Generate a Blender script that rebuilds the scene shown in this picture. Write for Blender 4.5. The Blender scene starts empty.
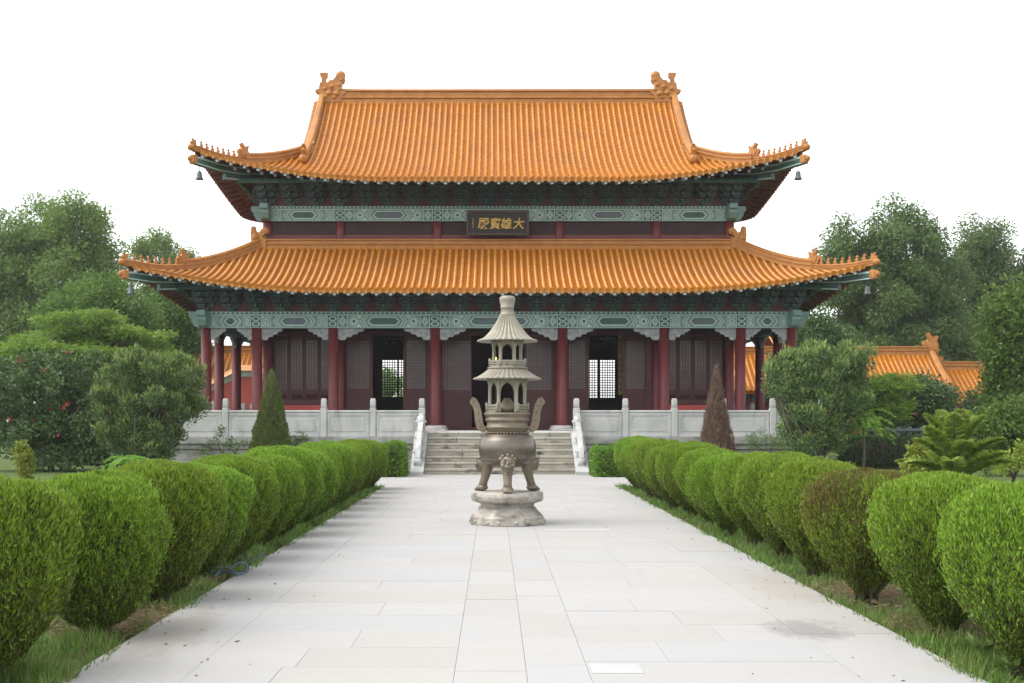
import bpy, bmesh, math, random
import numpy as np
from mathutils import Vector, Matrix
random.seed(7); rng = np.random.default_rng(11)
PI = math.pi; R = math.radians
scene = bpy.context.scene
COL = scene.collection
V3 = Vector
# ---- photograph's camera: 1080 px focal length, eye 1.6 m above the paving, vanishing point at (493.5, 420)
CX = -0.176; EYE = 1.6; FPX = 1080.0
def PX(px, d): return (px - 493.5) / FPX * d + CX
def PZ(py, d): return EYE + (420 - py) / FPX * d

# ------------------------------------------------------------------ objects
def tag(o, label=None, cat=None, group=None, kind=None):
    if label: o['label'] = label
    if cat: o['category'] = cat
    if group: o['group'] = group
    if kind: o['kind'] = kind
    return o
def thing(name, label, cat, loc=(0, 0, 0), rz=0.0, group=None):
    o = bpy.data.objects.new(name, None); COL.objects.link(o)
    o.empty_display_size = .2
    o.location = loc; o.rotation_euler = (0, 0, rz)
    return tag(o, label, cat, group)
def kids(o): return [c for c in bpy.data.objects if c.parent == o]
def copy_tree(o, children, parent=None):
    """children: dict object -> list of child objects"""
    c = o.copy(); COL.objects.link(c); c.parent = parent
    for ch in children.get(o, []): copy_tree(ch, children, c)
    return c
def child_map():
    m = {}
    for o in bpy.data.objects:
        if o.parent is not None: m.setdefault(o.parent, []).append(o)
    return m

class MB:
    def __init__(s): s.v = []; s.f = []; s.m = []; s.s = []
    def add(s, vs, fs, m=0, smooth=False):
        b = len(s.v); s.v.extend([tuple(p) for p in vs])
        for f in fs:
            s.f.append(tuple(b + i for i in f)); s.m.append(m); s.s.append(smooth)
    def quad(s, a, b, c, d, m=0): s.add([a, b, c, d], [(0, 1, 2, 3)], m)
    def box(s, x0, x1, y0, y1, z0, z1, m=0, bev=0.0):
        if bev <= 0:
            vs = [(x, y, z) for z in (z0, z1) for y in (y0, y1) for x in (x0, x1)]
            s.add(vs, [(0, 2, 3, 1), (4, 5, 7, 6), (0, 1, 5, 4), (2, 6, 7, 3), (0, 4, 6, 2), (1, 3, 7, 5)], m)
        else:
            s.obox(V3(((x0+x1)/2, (y0+y1)/2, (z0+z1)/2)), V3((1,0,0)), V3((0,1,0)), V3((0,0,1)), (x1-x0)/2, (y1-y0)/2, (z1-z0)/2, m, bev)
    def obox(s, c, ax, ay, az, hx, hy, hz, m=0, bev=0.0):
        if bev <= 0:
            vs = [c + ax*(i*hx) + ay*(j*hy) + az*(k*hz) for k in (-1, 1) for j in (-1, 1) for i in (-1, 1)]
            s.add(vs, [(0, 2, 3, 1), (4, 5, 7, 6), (0, 1, 5, 4), (2, 6, 7, 3), (0, 4, 6, 2), (1, 3, 7, 5)], m); return
        bev = min(bev, hx*.45, hy*.45, hz*.45)
        vs = []; idx = {}
        for i in (-1, 1):
            for j in (-1, 1):
                for k in (-1, 1):
                    for a in range(3):
                        q = [i*(hx-bev), j*(hy-bev), k*(hz-bev)]
                        q[a] = (i, j, k)[a]*(hx, hy, hz)[a]
                        idx[(i, j, k, a)] = len(vs); vs.append(c + ax*q[0] + ay*q[1] + az*q[2])
        fs = []
        for a in range(3):
            b, d = (a+1) % 3, (a+2) % 3
            for sg in (-1, 1):
                loop = []
                for (u, w) in ((-1, -1), (1, -1), (1, 1), (-1, 1)):
                    key = [0, 0, 0]; key[a] = sg; key[b] = u; key[d] = w
                    loop.append(idx[tuple(key) + (a,)])
                fs.append(tuple(loop if sg > 0 else loop[::-1]))
        for a in range(3):              # edge chamfers, edge direction a
            b, d = (a+1) % 3, (a+2) % 3
            for u in (-1, 1):
                for w in (-1, 1):
                    k0 = [0, 0, 0]; k1 = [0, 0, 0]
                    k0[a] = -1; k1[a] = 1; k0[b] = k1[b] = u; k0[d] = k1[d] = w
                    k0, k1 = tuple(k0), tuple(k1)
                    loop = [idx[k0+(b,)], idx[k1+(b,)], idx[k1+(d,)], idx[k0+(d,)]]
                    fs.append(tuple(loop if u*w < 0 else loop[::-1]))
        for i in (-1, 1):
            for j in (-1, 1):
                for k in (-1, 1):
                    t = [idx[(i, j, k, a)] for a in range(3)]
                    fs.append(tuple(t if i*j*k > 0 else t[::-1]))
        s.add(vs, fs, m)
    def tube(s, pts, rad, n=8, m=0, caps=True, smooth=True, up=None):
        pts = [V3(p) for p in pts]
        if not hasattr(rad, '__len__'): rad = [rad]*len(pts)
        vs = []; fs = []
        t0 = (pts[1]-pts[0]).normalized()
        ref = V3((0, 0, 1)) if abs(t0.z) < .9 else V3((1, 0, 0))
        a = t0.cross(ref).normalized()
        for i, p in enumerate(pts):
            t = (pts[min(i+1, len(pts)-1)] - pts[max(i-1, 0)])
            if t.length < 1e-9: t = t0
            t = t.normalized(); a = (a - t*a.dot(t))
            a = a.normalized() if a.length > 1e-6 else t.orthogonal().normalized()
            b = t.cross(a)
            for k in range(n):
                th = 2*PI*k/n; vs.append(p + (a*math.cos(th) + b*math.sin(th))*rad[i])
        for i in range(len(pts)-1):
            for k in range(n):
                k2 = (k+1) % n
                fs.append((i*n+k, i*n+k2, (i+1)*n+k2, (i+1)*n+k))
        s.add(vs, fs, m, smooth)
        if caps:
            b = len(s.v) - len(vs)
            s.f.append(tuple(b+k for k in range(n))[::-1]); s.m.append(m); s.s.append(False)
            s.f.append(tuple(b+(len(pts)-1)*n+k for k in range(n))); s.m.append(m); s.s.append(False)
    def lathe(s, prof, n=24, c=(0, 0, 0), m=0, smooth=True, mod=None, arc=None):
        """prof: [(r, z)] bottom to top (outside seen); mod(theta, r, z) -> r"""
        vs = []; fs = []
        for (r, z) in prof:
            for k in range(n):
                th = 2*PI*k/n
                rr = mod(th, r, z) if mod else r
                vs.append((c[0]+rr*math.cos(th), c[1]+rr*math.sin(th), c[2]+z))
        for i in range(len(prof)-1):
            for k in range(n):
                k2 = (k+1) % n
                fs.append((i*n+k, i*n+k2, (i+1)*n+k2, (i+1)*n+k))
        s.add(vs, fs, m, smooth)
        b = len(s.v)-len(vs)
        if prof[0][0] > 1e-4: s.f.append(tuple(b+k for k in range(n))[::-1]); s.m.append(m); s.s.append(False)
        if prof[-1][0] > 1e-4: s.f.append(tuple(b+(len(prof)-1)*n+k for k in range(n))); s.m.append(m); s.s.append(False)
    def prism(s, poly, origin, ax, ay, th, m=0, cap=True):
        """extrude the 2D outline (ax, ay plane, counter-clockwise) by th both ways along ax x ay"""
        o = V3(origin); ax = V3(ax); ay = V3(ay); az = ax.cross(ay).normalized()
        n = len(poly)
        vs = [o+ax*x+ay*y-az*th for x, y in poly] + [o+ax*x+ay*y+az*th for x, y in poly]
        fs = [(i, (i+1) % n, n+(i+1) % n, n+i) for i in range(n)]
        if cap: fs += [tuple(range(n))[::-1], tuple(range(n, 2*n))]
        s.add(vs, fs, m)
    def sweep(s, pts, sec, lats, m=0, ups=None, smooth=False):
        """sweep a closed section [(lateral, up)] along pts"""
        n = len(sec); vs = []; fs = []
        for i, p in enumerate(pts):
            lat = lats[i] if isinstance(lats, list) else lats
            up = ups[i] if ups else V3((0, 0, 1))
            for (a, b) in sec: vs.append(V3(p) + lat*a + up*b)
        for i in range(len(pts)-1):
            for k in range(n):
                k2 = (k+1) % n; fs.append((i*n+k, i*n+k2, (i+1)*n+k2, (i+1)*n+k))
        fs.append(tuple(range(n))[::-1]); fs.append(tuple((len(pts)-1)*n+k for k in range(n)))
        s.add(vs, fs, m, smooth)
    def sphere(s, c, r, n=10, k=7, m=0, sc=(1, 1, 1)):
        prof = [(max(1e-5, r*math.sin(PI*i/k)), -r*math.cos(PI*i/k)) for i in range(k+1)]
        b = len(s.v); s.lathe(prof, n, (0, 0, 0), m)
        for i in range(b, len(s.v)):
            p = s.v[i]; s.v[i] = (c[0]+p[0]*sc[0], c[1]+p[1]*sc[1], c[2]+p[2]*sc[2])
    def build(s, name, mats, parent=None, off=None, uvs=None, fix=True):
        """vertices are world coordinates; off = world position of the parent thing"""
        if not isinstance(mats, (list, tuple)): mats = [mats]
        me = bpy.data.meshes.new(name)
        if off is None and parent is not None:
            p = parent
            off = V3((0, 0, 0))
            while p is not None: off += p.location; p = p.parent
        off = V3(off) if off is not None else V3((0, 0, 0))
        me.from_pydata([(x-off.x, y-off.y, z-off.z) for x, y, z in s.v], [], s.f)
        for mm in mats: me.materials.append(mm)
        me.polygons.foreach_set('material_index', s.m)
        me.polygons.foreach_set('use_smooth', s.s)
        if fix:
            bm = bmesh.new(); bm.from_mesh(me); bmesh.ops.recalc_face_normals(bm, faces=bm.faces); bm.to_mesh(me); bm.free()
        me.update()
        o = bpy.data.objects.new(name, me); COL.objects.link(o)
        if parent is not None: o.parent = parent
        return o
def struct(name, mb, mats, kind='structure', fix=True):
    o = mb.build(name, mats, fix=fix); o['kind'] = kind; return o
def place_copy(o, loc, rz=0.0, parent=None, scale=None):
    c = o.copy(); COL.objects.link(c); c.location = loc; c.rotation_euler = (0, 0, rz)
    if parent is not None: c.parent = parent
    if scale: c.scale = scale
    return c

# ------------------------------------------------------------------ foliage arrays
def leaf_mesh(name, groups, mats, parent=None, extra=None, loc=None, ups=None):
    """groups: list of (base Nx3, axis Nx3 unit, length N, width N, mat index); every leaf is one pointed quad with a fold"""
    vs = []; ms = []
    for (b, ax, ln, wd, m) in groups:
        n = len(b)
        rnd = rng.normal(size=(n, 3))
        side = np.cross(ax, rnd); side /= (np.linalg.norm(side, axis=1, keepdims=True)+1e-9)
        mid = b + ax*(ln*.45)[:, None]
        tip = b + ax*ln[:, None]
        w = side*(wd*.5)[:, None]
        q = np.stack([b, mid+w, tip, mid-w], axis=1)
        vs.append(q.reshape(-1, 3)); ms.append(np.full(n, m, dtype=np.int32))
    V = np.concatenate(vs); M = np.concatenate(ms); nf = len(M)
    ev, ef, em = extra if extra else ([], [], [])
    ne = len(ev)
    allv = np.concatenate([V, np.array(ev, dtype=float).reshape(-1, 3)]) if ne else V
    me = bpy.data.meshes.new(name)
    me.vertices.add(len(allv)); me.vertices.foreach_set('co', allv.astype(np.float32).ravel())
    loops = [np.arange(4*nf, dtype=np.int32)]; starts = [np.arange(nf, dtype=np.int32)*4]
    cur = 4*nf; eloops = []; estarts = []
    for f in ef:
        estarts.append(cur); cur += len(f); eloops.extend([4*nf+i for i in f])
    if ne: loops.append(np.array(eloops, dtype=np.int32)); starts.append(np.array(estarts, dtype=np.int32))
    L = np.concatenate(loops); S = np.concatenate(starts)
    me.loops.add(len(L)); me.loops.foreach_set('vertex_index', L)
    me.polygons.add(len(S)); me.polygons.foreach_set('loop_start', S)
    for mm in mats: me.materials.append(mm)
    me.polygons.foreach_set('material_index', np.concatenate([M, np.array(em, dtype=np.int32)]) if ne else M)
    me.update(calc_edges=True); me.validate()
    o = bpy.data.objects.new(name, me); COL.objects.link(o)
    if parent is not None: o.parent = parent
    if loc is not None: o.location = loc
    return o
def unit(a): return a/(np.linalg.norm(a, axis=1, keepdims=True)+1e-9)
def rand_dirs(n): return unit(rng.normal(size=(n, 3)))
# ------------------------------------------------------------------ materials (all node based)
def nm(name):
    m = bpy.data.materials.new(name); m.use_nodes = True
    nt = m.node_tree; nt.nodes.clear()
    out = nt.nodes.new('ShaderNodeOutputMaterial')
    return m, nt, out
def N(nt, t, **kw):
    n = nt.nodes.new(t)
    for k, v in kw.items():
        if k.startswith('i_'): n.inputs[k[2:].replace('_', ' ')].default_value = v
        else: setattr(n, k, v)
    return n
def c4(c): return (c[0], c[1], c[2], 1.0)
def mixc(nt, fac, a, b, mode='MIX'):
    n = nt.nodes.new('ShaderNodeMix'); n.data_type = 'RGBA'; n.blend_type = mode
    if isinstance(fac, (int, float)): n.inputs[0].default_value = fac
    else: nt.links.new(fac, n.inputs[0])
    for i, x in ((6, a), (7, b)):
        if isinstance(x, tuple): n.inputs[i].default_value = c4(x)
        else: nt.links.new(x, n.inputs[i])
    return n.outputs[2]
def ramp(nt, src, p0, p1, lo=0.0, hi=1.0):
    n = nt.nodes.new('ShaderNodeMapRange'); n.inputs[1].default_value = p0; n.inputs[2].default_value = p1
    n.inputs[3].default_value = lo; n.inputs[4].default_value = hi
    nt.links.new(src, n.inputs[0]); return n.outputs[0]
def noise(nt, scale, detail=5, rough=.6, sx=(1, 1, 1), coord='Object', w=0.0):
    tc = nt.nodes.new('ShaderNodeTexCoord'); mp = nt.nodes.new('ShaderNodeMapping')
    mp.inputs['Scale'].default_value = sx; mp.inputs['Location'].default_value = (w, w*1.7, w*.3)
    nt.links.new(tc.outputs[coord], mp.inputs[0])
    n = nt.nodes.new('ShaderNodeTexNoise'); n.inputs['Scale'].default_value = scale
    n.inputs['Detail'].default_value = detail; n.inputs['Roughness'].default_value = rough
    nt.links.new(mp.outputs[0], n.inputs['Vector']); return n.outputs['Fac']
def surf(name, a, b=None, scale=3.0, lo=.4, hi=.65, rough=.6, stain=None, stain_scale=1.0, stain_lo=.55, stain_hi=.75, sx=(1, 1, 1), ssx=(1, 1, 1),
         bump=0.0, bump_scale=30.0, metallic=0.0, spec=.5, island=0.0, coat=0.0):
    m, nt, out = nm(name)
    bs = N(nt, 'ShaderNodeBsdfPrincipled'); bs.inputs['Roughness'].default_value = rough
    bs.inputs['Metallic'].default_value = metallic; bs.inputs['Specular IOR Level'].default_value = spec
    if coat: bs.inputs['Coat Weight'].default_value = coat; bs.inputs['Coat Roughness'].default_value = .15
    b = b if b else tuple(x*.8 for x in a)
    col = mixc(nt, ramp(nt, noise(nt, scale, sx=sx), lo, hi), a, b)
    if stain:
        col = mixc(nt, ramp(nt, noise(nt, stain_scale, 6, .65, ssx, w=3.1), stain_lo, stain_hi, 0, .9), col, stain)
    if island:
        g = nt.nodes.new('ShaderNodeNewGeometry')
        v = ramp(nt, g.outputs['Random Per Island'], 0, 1, 1-island, 1+island)
        h = nt.nodes.new('ShaderNodeHueSaturation'); nt.links.new(v, h.inputs['Value']); nt.links.new(col, h.inputs['Color']); col = h.outputs[0]
    nt.links.new(col, bs.inputs['Base Color'])
    if bump:
        bp = nt.nodes.new('ShaderNodeBump'); bp.inputs['Strength'].default_value = bump; bp.inputs['Distance'].default_value = .02
        nt.links.new(noise(nt, bump_scale, 6), bp.inputs['Height']); nt.links.new(bp.outputs[0], bs.inputs['Normal'])
    nt.links.new(bs.outputs[0], out.inputs[0])
    return m
def leafmat(name, cols, rough=.55, trans=.3, patch=None):
    """cols: 3-4 leaf colours picked at random per leaf; patch: a second tint in slow patches through the crown"""
    m, nt, out = nm(name)
    g = nt.nodes.new('ShaderNodeNewGeometry')
    cr = nt.nodes.new('ShaderNodeValToRGB'); e = cr.color_ramp.elements
    while len(e) < len(cols): e.new(.5)
    for i, c in enumerate(cols): e[i].position = i/(len(cols)-1); e[i].color = c4(c)
    nt.links.new(g.outputs['Random Per Island'], cr.inputs[0]); col = cr.outputs[0]
    if patch:
        pc, ps, lo, hi = patch
        col = mixc(nt, ramp(nt, noise(nt, ps, 3), lo, hi, 0, .8), col, pc)
    oi = nt.nodes.new('ShaderNodeObjectInfo')
    h = nt.nodes.new('ShaderNodeHueSaturation'); nt.links.new(col, h.inputs['Color'])
    nt.links.new(ramp(nt, oi.outputs['Random'], 0, 1, .88, 1.12), h.inputs['Value'])
    nt.links.new(ramp(nt, oi.outputs['Random'], 0, 1, .49, .51), h.inputs['Hue']); col = h.outputs[0]
    bs = N(nt, 'ShaderNodeBsdfPrincipled'); bs.inputs['Roughness'].default_value = rough; bs.inputs['Specular IOR Level'].default_value = .35
    tr = nt.nodes.new('ShaderNodeBsdfTranslucent')
    nt.links.new(col, bs.inputs['Base Color']); nt.links.new(col, tr.inputs[0])
    mx = nt.nodes.new('ShaderNodeMixShader'); mx.inputs[0].default_value = trans
    nt.links.new(bs.outputs[0], mx.inputs[1]); nt.links.new(tr.outputs[0], mx.inputs[2]); nt.links.new(mx.outputs[0], out.inputs[0])
    return m

M = {}
def tile_mat(name, a, b, dirt, rough, spec=.4):
    """glazed tile: colour varies from tile to tile through a cell pattern, weathered patches"""
    m, nt, out = nm(name)
    tc = nt.nodes.new('ShaderNodeTexCoord')
    vo = nt.nodes.new('ShaderNodeTexVoronoi'); vo.inputs['Scale'].default_value = 4.0
    nt.links.new(tc.outputs['Object'], vo.inputs['Vector'])
    sep = nt.nodes.new('ShaderNodeSeparateColor'); nt.links.new(vo.outputs['Color'], sep.inputs[0])
    col = mixc(nt, ramp(nt, sep.outputs[0], 0, 1), a, b)
    col = mixc(nt, ramp(nt, noise(nt, .7, 7, .7), .52, .8, 0, .7), col, dirt)
    col = mixc(nt, ramp(nt, noise(nt, 5, 4, .7, w=4), .58, .75, 0, .5), col, dirt)
    bs = N(nt, 'ShaderNodeBsdfPrincipled'); bs.inputs['Specular IOR Level'].default_value = spec
    nt.links.new(col, bs.inputs['Base Color'])
    nt.links.new(ramp(nt, noise(nt, 9, 4, w=9), .3, .7, rough*.75, rough*1.5), bs.inputs['Roughness'])
    bp = nt.nodes.new('ShaderNodeBump'); bp.inputs['Strength'].default_value = .25; bp.inputs['Distance'].default_value = .01
    nt.links.new(noise(nt, 25, 3), bp.inputs['Height']); nt.links.new(bp.outputs[0], bs.inputs['Normal'])
    nt.links.new(bs.outputs[0], out.inputs[0]); return m
M['tile'] = tile_mat('glazed_tile', (.46, .178, .018), (.41, .15, .014), (.27, .12, .04), .24, .5)
M['pan'] = tile_mat('pan_tile', (.35, .112, .006), (.30, .092, .005), (.18, .07, .015), .5, .1)
M['ridge'] = tile_mat('ridge_tile', (.42, .18, .042), (.35, .14, .03), (.24, .11, .045), .42, .3)
M['red'] = surf('red_paint', (.125, .016, .017), (.10, .014, .015), 2.5, rough=.55, stain=(.20, .06, .055), stain_scale=4, stain_lo=.62, stain_hi=.8, bump=.05)
M['redwall'] = surf('red_limewash', (.42, .07, .055), (.34, .06, .05), 1.5, rough=.8, stain=(.3, .1, .09), stain_scale=2, bump=.1)
M['maroon'] = surf('maroon_door_paint', (.06, .012, .012), (.046, .010, .010), 3, rough=.65)
M['dark'] = surf('dark_timber', (.02, .016, .016), (.03, .022, .02), 2, rough=.7)
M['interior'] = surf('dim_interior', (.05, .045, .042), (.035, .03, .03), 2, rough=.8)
M['teal'] = surf('teal_beam_paint', (.155, .25, .228), (.12, .205, .19), 4, rough=.65)
M['teal_dark'] = surf('dark_green_paint', (.045, .10, .085), (.03, .07, .065), 4, rough=.65)
M['slate_blue'] = surf('slate_blue_paint', (.105, .13, .155), (.085, .105, .13), 4, rough=.65)
M['pale_line'] = surf('pale_line_paint', (.42, .52, .48), (.34, .45, .42), 5, rough=.7)
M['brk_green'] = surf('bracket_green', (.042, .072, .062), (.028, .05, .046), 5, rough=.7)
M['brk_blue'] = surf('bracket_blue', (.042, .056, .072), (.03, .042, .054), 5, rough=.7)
M['brk_red'] = surf('bracket_red', (.10, .025, .026), (.075, .02, .022), 5, rough=.7)
M['soffit'] = surf('soffit_red_brown', (.13, .040, .034), (.10, .032, .03), 3, rough=.7)
M['brk_edge'] = surf('bracket_edge_paint', (.11, .15, .145), (.075, .105, .10), 3, rough=.7)
M['rafter_end'] = surf('rafter_end_paint', (.46, .52, .56), (.38, .44, .48), 3, rough=.6)
M['carved'] = surf('carved_grey', (.32, .33, .33), (.22, .235, .24), 9, lo=.35, hi=.6, rough=.75, bump=.8, bump_scale=22)
M['gold'] = surf('gilt', (.62, .42, .12), (.5, .33, .09), 8, rough=.35, metallic=.4)
M['plaque'] = surf('plaque_board', (.022, .015, .015), (.016, .011, .012), 4, rough=.6)
M['plaque_rim'] = surf('plaque_rim', (.065, .05, .048), (.05, .04, .038), 4, rough=.5)
M['marble'] = surf('grey_marble', (.46, .46, .445), (.36, .365, .355), 1.3, rough=.65, stain=(.19, .188, .172), stain_scale=1.6, stain_lo=.52, stain_hi=.78, ssx=(1.5, 1.5, .35), bump=.15, bump_scale=14)
M['stone'] = surf('terrace_stone', (.33, .33, .31), (.24, .24, .225), 1.6, rough=.75, stain=(.07, .07, .06), stain_scale=1.1, stain_lo=.5, stain_hi=.68, ssx=(.8, .8, 2.2), bump=.3, bump_scale=16)
M['step'] = surf('step_stone', (.34, .315, .26), (.265, .245, .20), 2.0, rough=.75, stain=(.08, .07, .055), stain_scale=2.2, stain_lo=.58, stain_hi=.68, ssx=(.7, 1, 2.5), bump=.3, bump_scale=16)
M['mortar'] = surf('dark_mortar', (.20, .18, .14), (.14, .12, .092), 9, rough=.9)
M['steptop'] = surf('step_top_slab', (.56, .545, .51), (.48, .47, .44), 2.0, rough=.7, stain=(.3, .28, .25), stain_scale=2)
M['bronze'] = surf('weathered_bronze', (.225, .185, .125), (.165, .13, .09), 5, lo=.3, hi=.7, rough=.5, metallic=.35, stain=(.15, .13, .105), stain_scale=3, stain_lo=.5, stain_hi=.7, ssx=(1, 1, .5), bump=.3, bump_scale=26)
M['bronze_bowl'] = surf('polished_bronze', (.15, .13, .105), (.115, .098, .08), 4, lo=.3, hi=.7, rough=.34, metallic=.55, stain=(.21, .18, .14), stain_scale=3, ssx=(1, 1, 2.5), bump=.06, bump_scale=20)
M['bronze_pale'] = surf('pale_bronze', (.30, .275, .22), (.235, .215, .17), 6, lo=.3, hi=.7, rough=.55, metallic=.25, stain=(.20, .185, .15), stain_scale=4, stain_lo=.55, bump=.15, bump_scale=26)
M['plinth'] = surf('pedestal_stone', (.42, .39, .34), (.33, .30, .26), 4, rough=.8, stain=(.11, .098, .082), stain_scale=3.2, stain_lo=.46, stain_hi=.64, ssx=(.8, .8, 2.0), bump=.5, bump_scale=18)
M['bell'] = surf('bell_metal', (.11, .125, .125), (.08, .095, .095), 8, rough=.5, metallic=.4)
M['bark'] = surf('bark', (.13, .105, .08), (.075, .06, .048), 6, rough=.9, sx=(1, 1, .25), bump=.6, bump_scale=20)
M['twig'] = surf('dark_twig', (.07, .05, .036), (.045, .034, .026), 8, rough=.9)
M['hose'] = surf('blue_plastic', (.075, .125, .26), (.06, .10, .21), 6, rough=.45)
M['timber_grey'] = surf('weathered_rail', (.10, .125, .125), (.075, .095, .095), 5, rough=.7)
M['yellow_cloth'] = surf('ochre_banner', (.21, .145, .045), (.17, .115, .035), 4, rough=.8)
def glassmat():
    m, nt, out = nm('window_film')
    bs = N(nt, 'ShaderNodeBsdfPrincipled'); bs.inputs['Roughness'].default_value = .22
    nt.links.new(mixc(nt, ramp(nt, noise(nt, 1.2, 4), .35, .7), (.135, .12, .115), (.08, .07, .068)), bs.inputs['Base Color'])
    nt.links.new(bs.outputs[0], out.inputs[0]); return m
M['pane'] = glassmat()
def flame():
    m, nt, out = nm('lamp_flame'); e = nt.nodes.new('ShaderNodeEmission')
    e.inputs[0].default_value = (1, .35, .08, 1); e.inputs[1].default_value = 3
    nt.links.new(e.outputs[0], out.inputs[0]); return m
M['flame'] = flame()

# foliage
M['hedge'] = leafmat('hedge_spray', [(.105, .195, .016), (.185, .31, .026), (.27, .41, .04), (.15, .24, .024)], trans=.3)
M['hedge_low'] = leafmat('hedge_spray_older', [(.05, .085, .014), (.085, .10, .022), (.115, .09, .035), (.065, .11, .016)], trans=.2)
M['hedge_brown'] = leafmat('hedge_spray_browned', [(.16, .11, .035), (.20, .125, .045), (.13, .17, .025), (.11, .085, .035)], trans=.25)
M['casuarina_dark'] = leafmat('dark_needle', [(.09, .155, .042), (.13, .205, .055), (.072, .125, .035), (.175, .25, .075)], trans=.4)
M['casuarina'] = leafmat('drooping_needle', [(.145, .24, .055), (.195, .30, .07), (.11, .19, .045), (.25, .35, .10)], trans=.45)
M['broad'] = leafmat('broad_leaf', [(.085, .155, .028), (.125, .21, .035), (.065, .125, .022), (.17, .265, .05)], trans=.4)
M['feather'] = leafmat('feathery_leaf', [(.16, .30, .035), (.22, .38, .05), (.11, .23, .03), (.27, .43, .065)], trans=.4)
M['hibiscus'] = leafmat('glossy_leaf', [(.065, .13, .038), (.095, .17, .05), (.05, .105, .03), (.14, .22, .07)], rough=.45, trans=.3)
M['juniper'] = leafmat('grey_green_spray', [(.075, .13, .04), (.105, .165, .05), (.06, .105, .035), (.14, .20, .065)], trans=.22)
M['juniper_pale'] = leafmat('grey_green_pale_spray', [(.20, .27, .075), (.25, .32, .09), (.16, .23, .065)], trans=.35)  # lighter tone, given to some upper outer leaves of the clumps
M['cone'] = leafmat('cone_spray', [(.085, .15, .025), (.12, .18, .03), (.12, .115, .035), (.07, .12, .02)], trans=.22)
M['dead'] = leafmat('dead_spray', [(.145, .085, .062), (.19, .115, .085), (.115, .07, .052), (.23, .145, .11)], trans=.15)
M['araucaria'] = leafmat('araucaria_needle', [(.18, .31, .045), (.23, .37, .05), (.13, .24, .035), (.30, .42, .065)], trans=.45)
M['araucaria_tip'] = leafmat('araucaria_fresh_needle', [(.27, .38, .06), (.33, .44, .075), (.22, .33, .05)], trans=.35)
M['yellowgreen'] = leafmat('yellow_green_leaf', [(.20, .26, .03), (.28, .33, .045), (.15, .21, .025)], trans=.35)
M['box_hedge'] = leafmat('box_hedge_leaf', [(.085, .20, .018), (.13, .27, .025), (.17, .32, .03), (.06, .15, .015)], rough=.45, trans=.3)
M['darkhedge'] = leafmat('dark_hedge_leaf', [(.035, .075, .025), (.05, .10, .03), (.03, .06, .02)], trans=.2)
M['petal'] = leafmat('red_petal', [(.62, .07, .12), (.52, .055, .10), (.68, .12, .16)], trans=.3)
M['straw'] = leafmat('dry_straw', [(.20, .15, .07), (.27, .21, .10), (.13, .095, .05), (.23, .20, .09)], trans=.2)
M['blade'] = leafmat('grass_blade', [(.10, .20, .03), (.15, .26, .045), (.07, .155, .022), (.20, .24, .075)], trans=.35, patch=((.22, .19, .075), .9, .55, .75))
def groundmat():
    m, nt, out = nm('lawn_ground')
    bs = N(nt, 'ShaderNodeBsdfPrincipled'); bs.inputs['Roughness'].default_value = .95; bs.inputs['Specular IOR Level'].default_value = .15
    col = mixc(nt, ramp(nt, noise(nt, 2.5, 8, .7), .35, .65), (.075, .12, .03), (.11, .15, .045))
    col = mixc(nt, ramp(nt, noise(nt, .55, 6, .65, w=2), .6, .75, 0, .85), col, (.11, .085, .05))
    # bare earth where the hose-side and far-side bushes lost their grass
    for (x, y, rx, ry) in ((3.35, 9.9, .75, .8), (-3.1, 8.6, .5, .55), (-3.3, 10.6, .4, .5), (3.3, 8.3, .3, .4)):
        tc = nt.nodes.new('ShaderNodeTexCoord'); mp = nt.nodes.new('ShaderNodeMapping'); mp.vector_type = 'TEXTURE'
        mp.inputs['Location'].default_value = (x, y, 0); mp.inputs['Scale'].default_value = (rx, ry, 1)
        nt.links.new(tc.outputs['Object'], mp.inputs[0])
        ln = nt.nodes.new('ShaderNodeVectorMath'); ln.operation = 'LENGTH'; nt.links.new(mp.outputs[0], ln.inputs[0])
        ad = nt.nodes.new('ShaderNodeMath'); ad.operation = 'ADD'; nt.links.new(ln.outputs['Value'], ad.inputs[0]); nt.links.new(ramp(nt, noise(nt, 6, 5), .3, .7, -.35, .35), ad.inputs[1])
        col = mixc(nt, ramp(nt, ad.outputs[0], .65, 1.05, 1, 0), col, (.125, .09, .055))
    nt.links.new(col, bs.inputs['Base Color'])
    bp = nt.nodes.new('ShaderNodeBump'); bp.inputs['Strength'].default_value = .8; bp.inputs['Distance'].default_value = .05
    nt.links.new(noise(nt, 18, 8, .7), bp.inputs['Height']); nt.links.new(bp.outputs[0], bs.inputs['Normal'])
    nt.links.new(bs.outputs[0], out.inputs[0]); return m
M['ground'] = groundmat()
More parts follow.
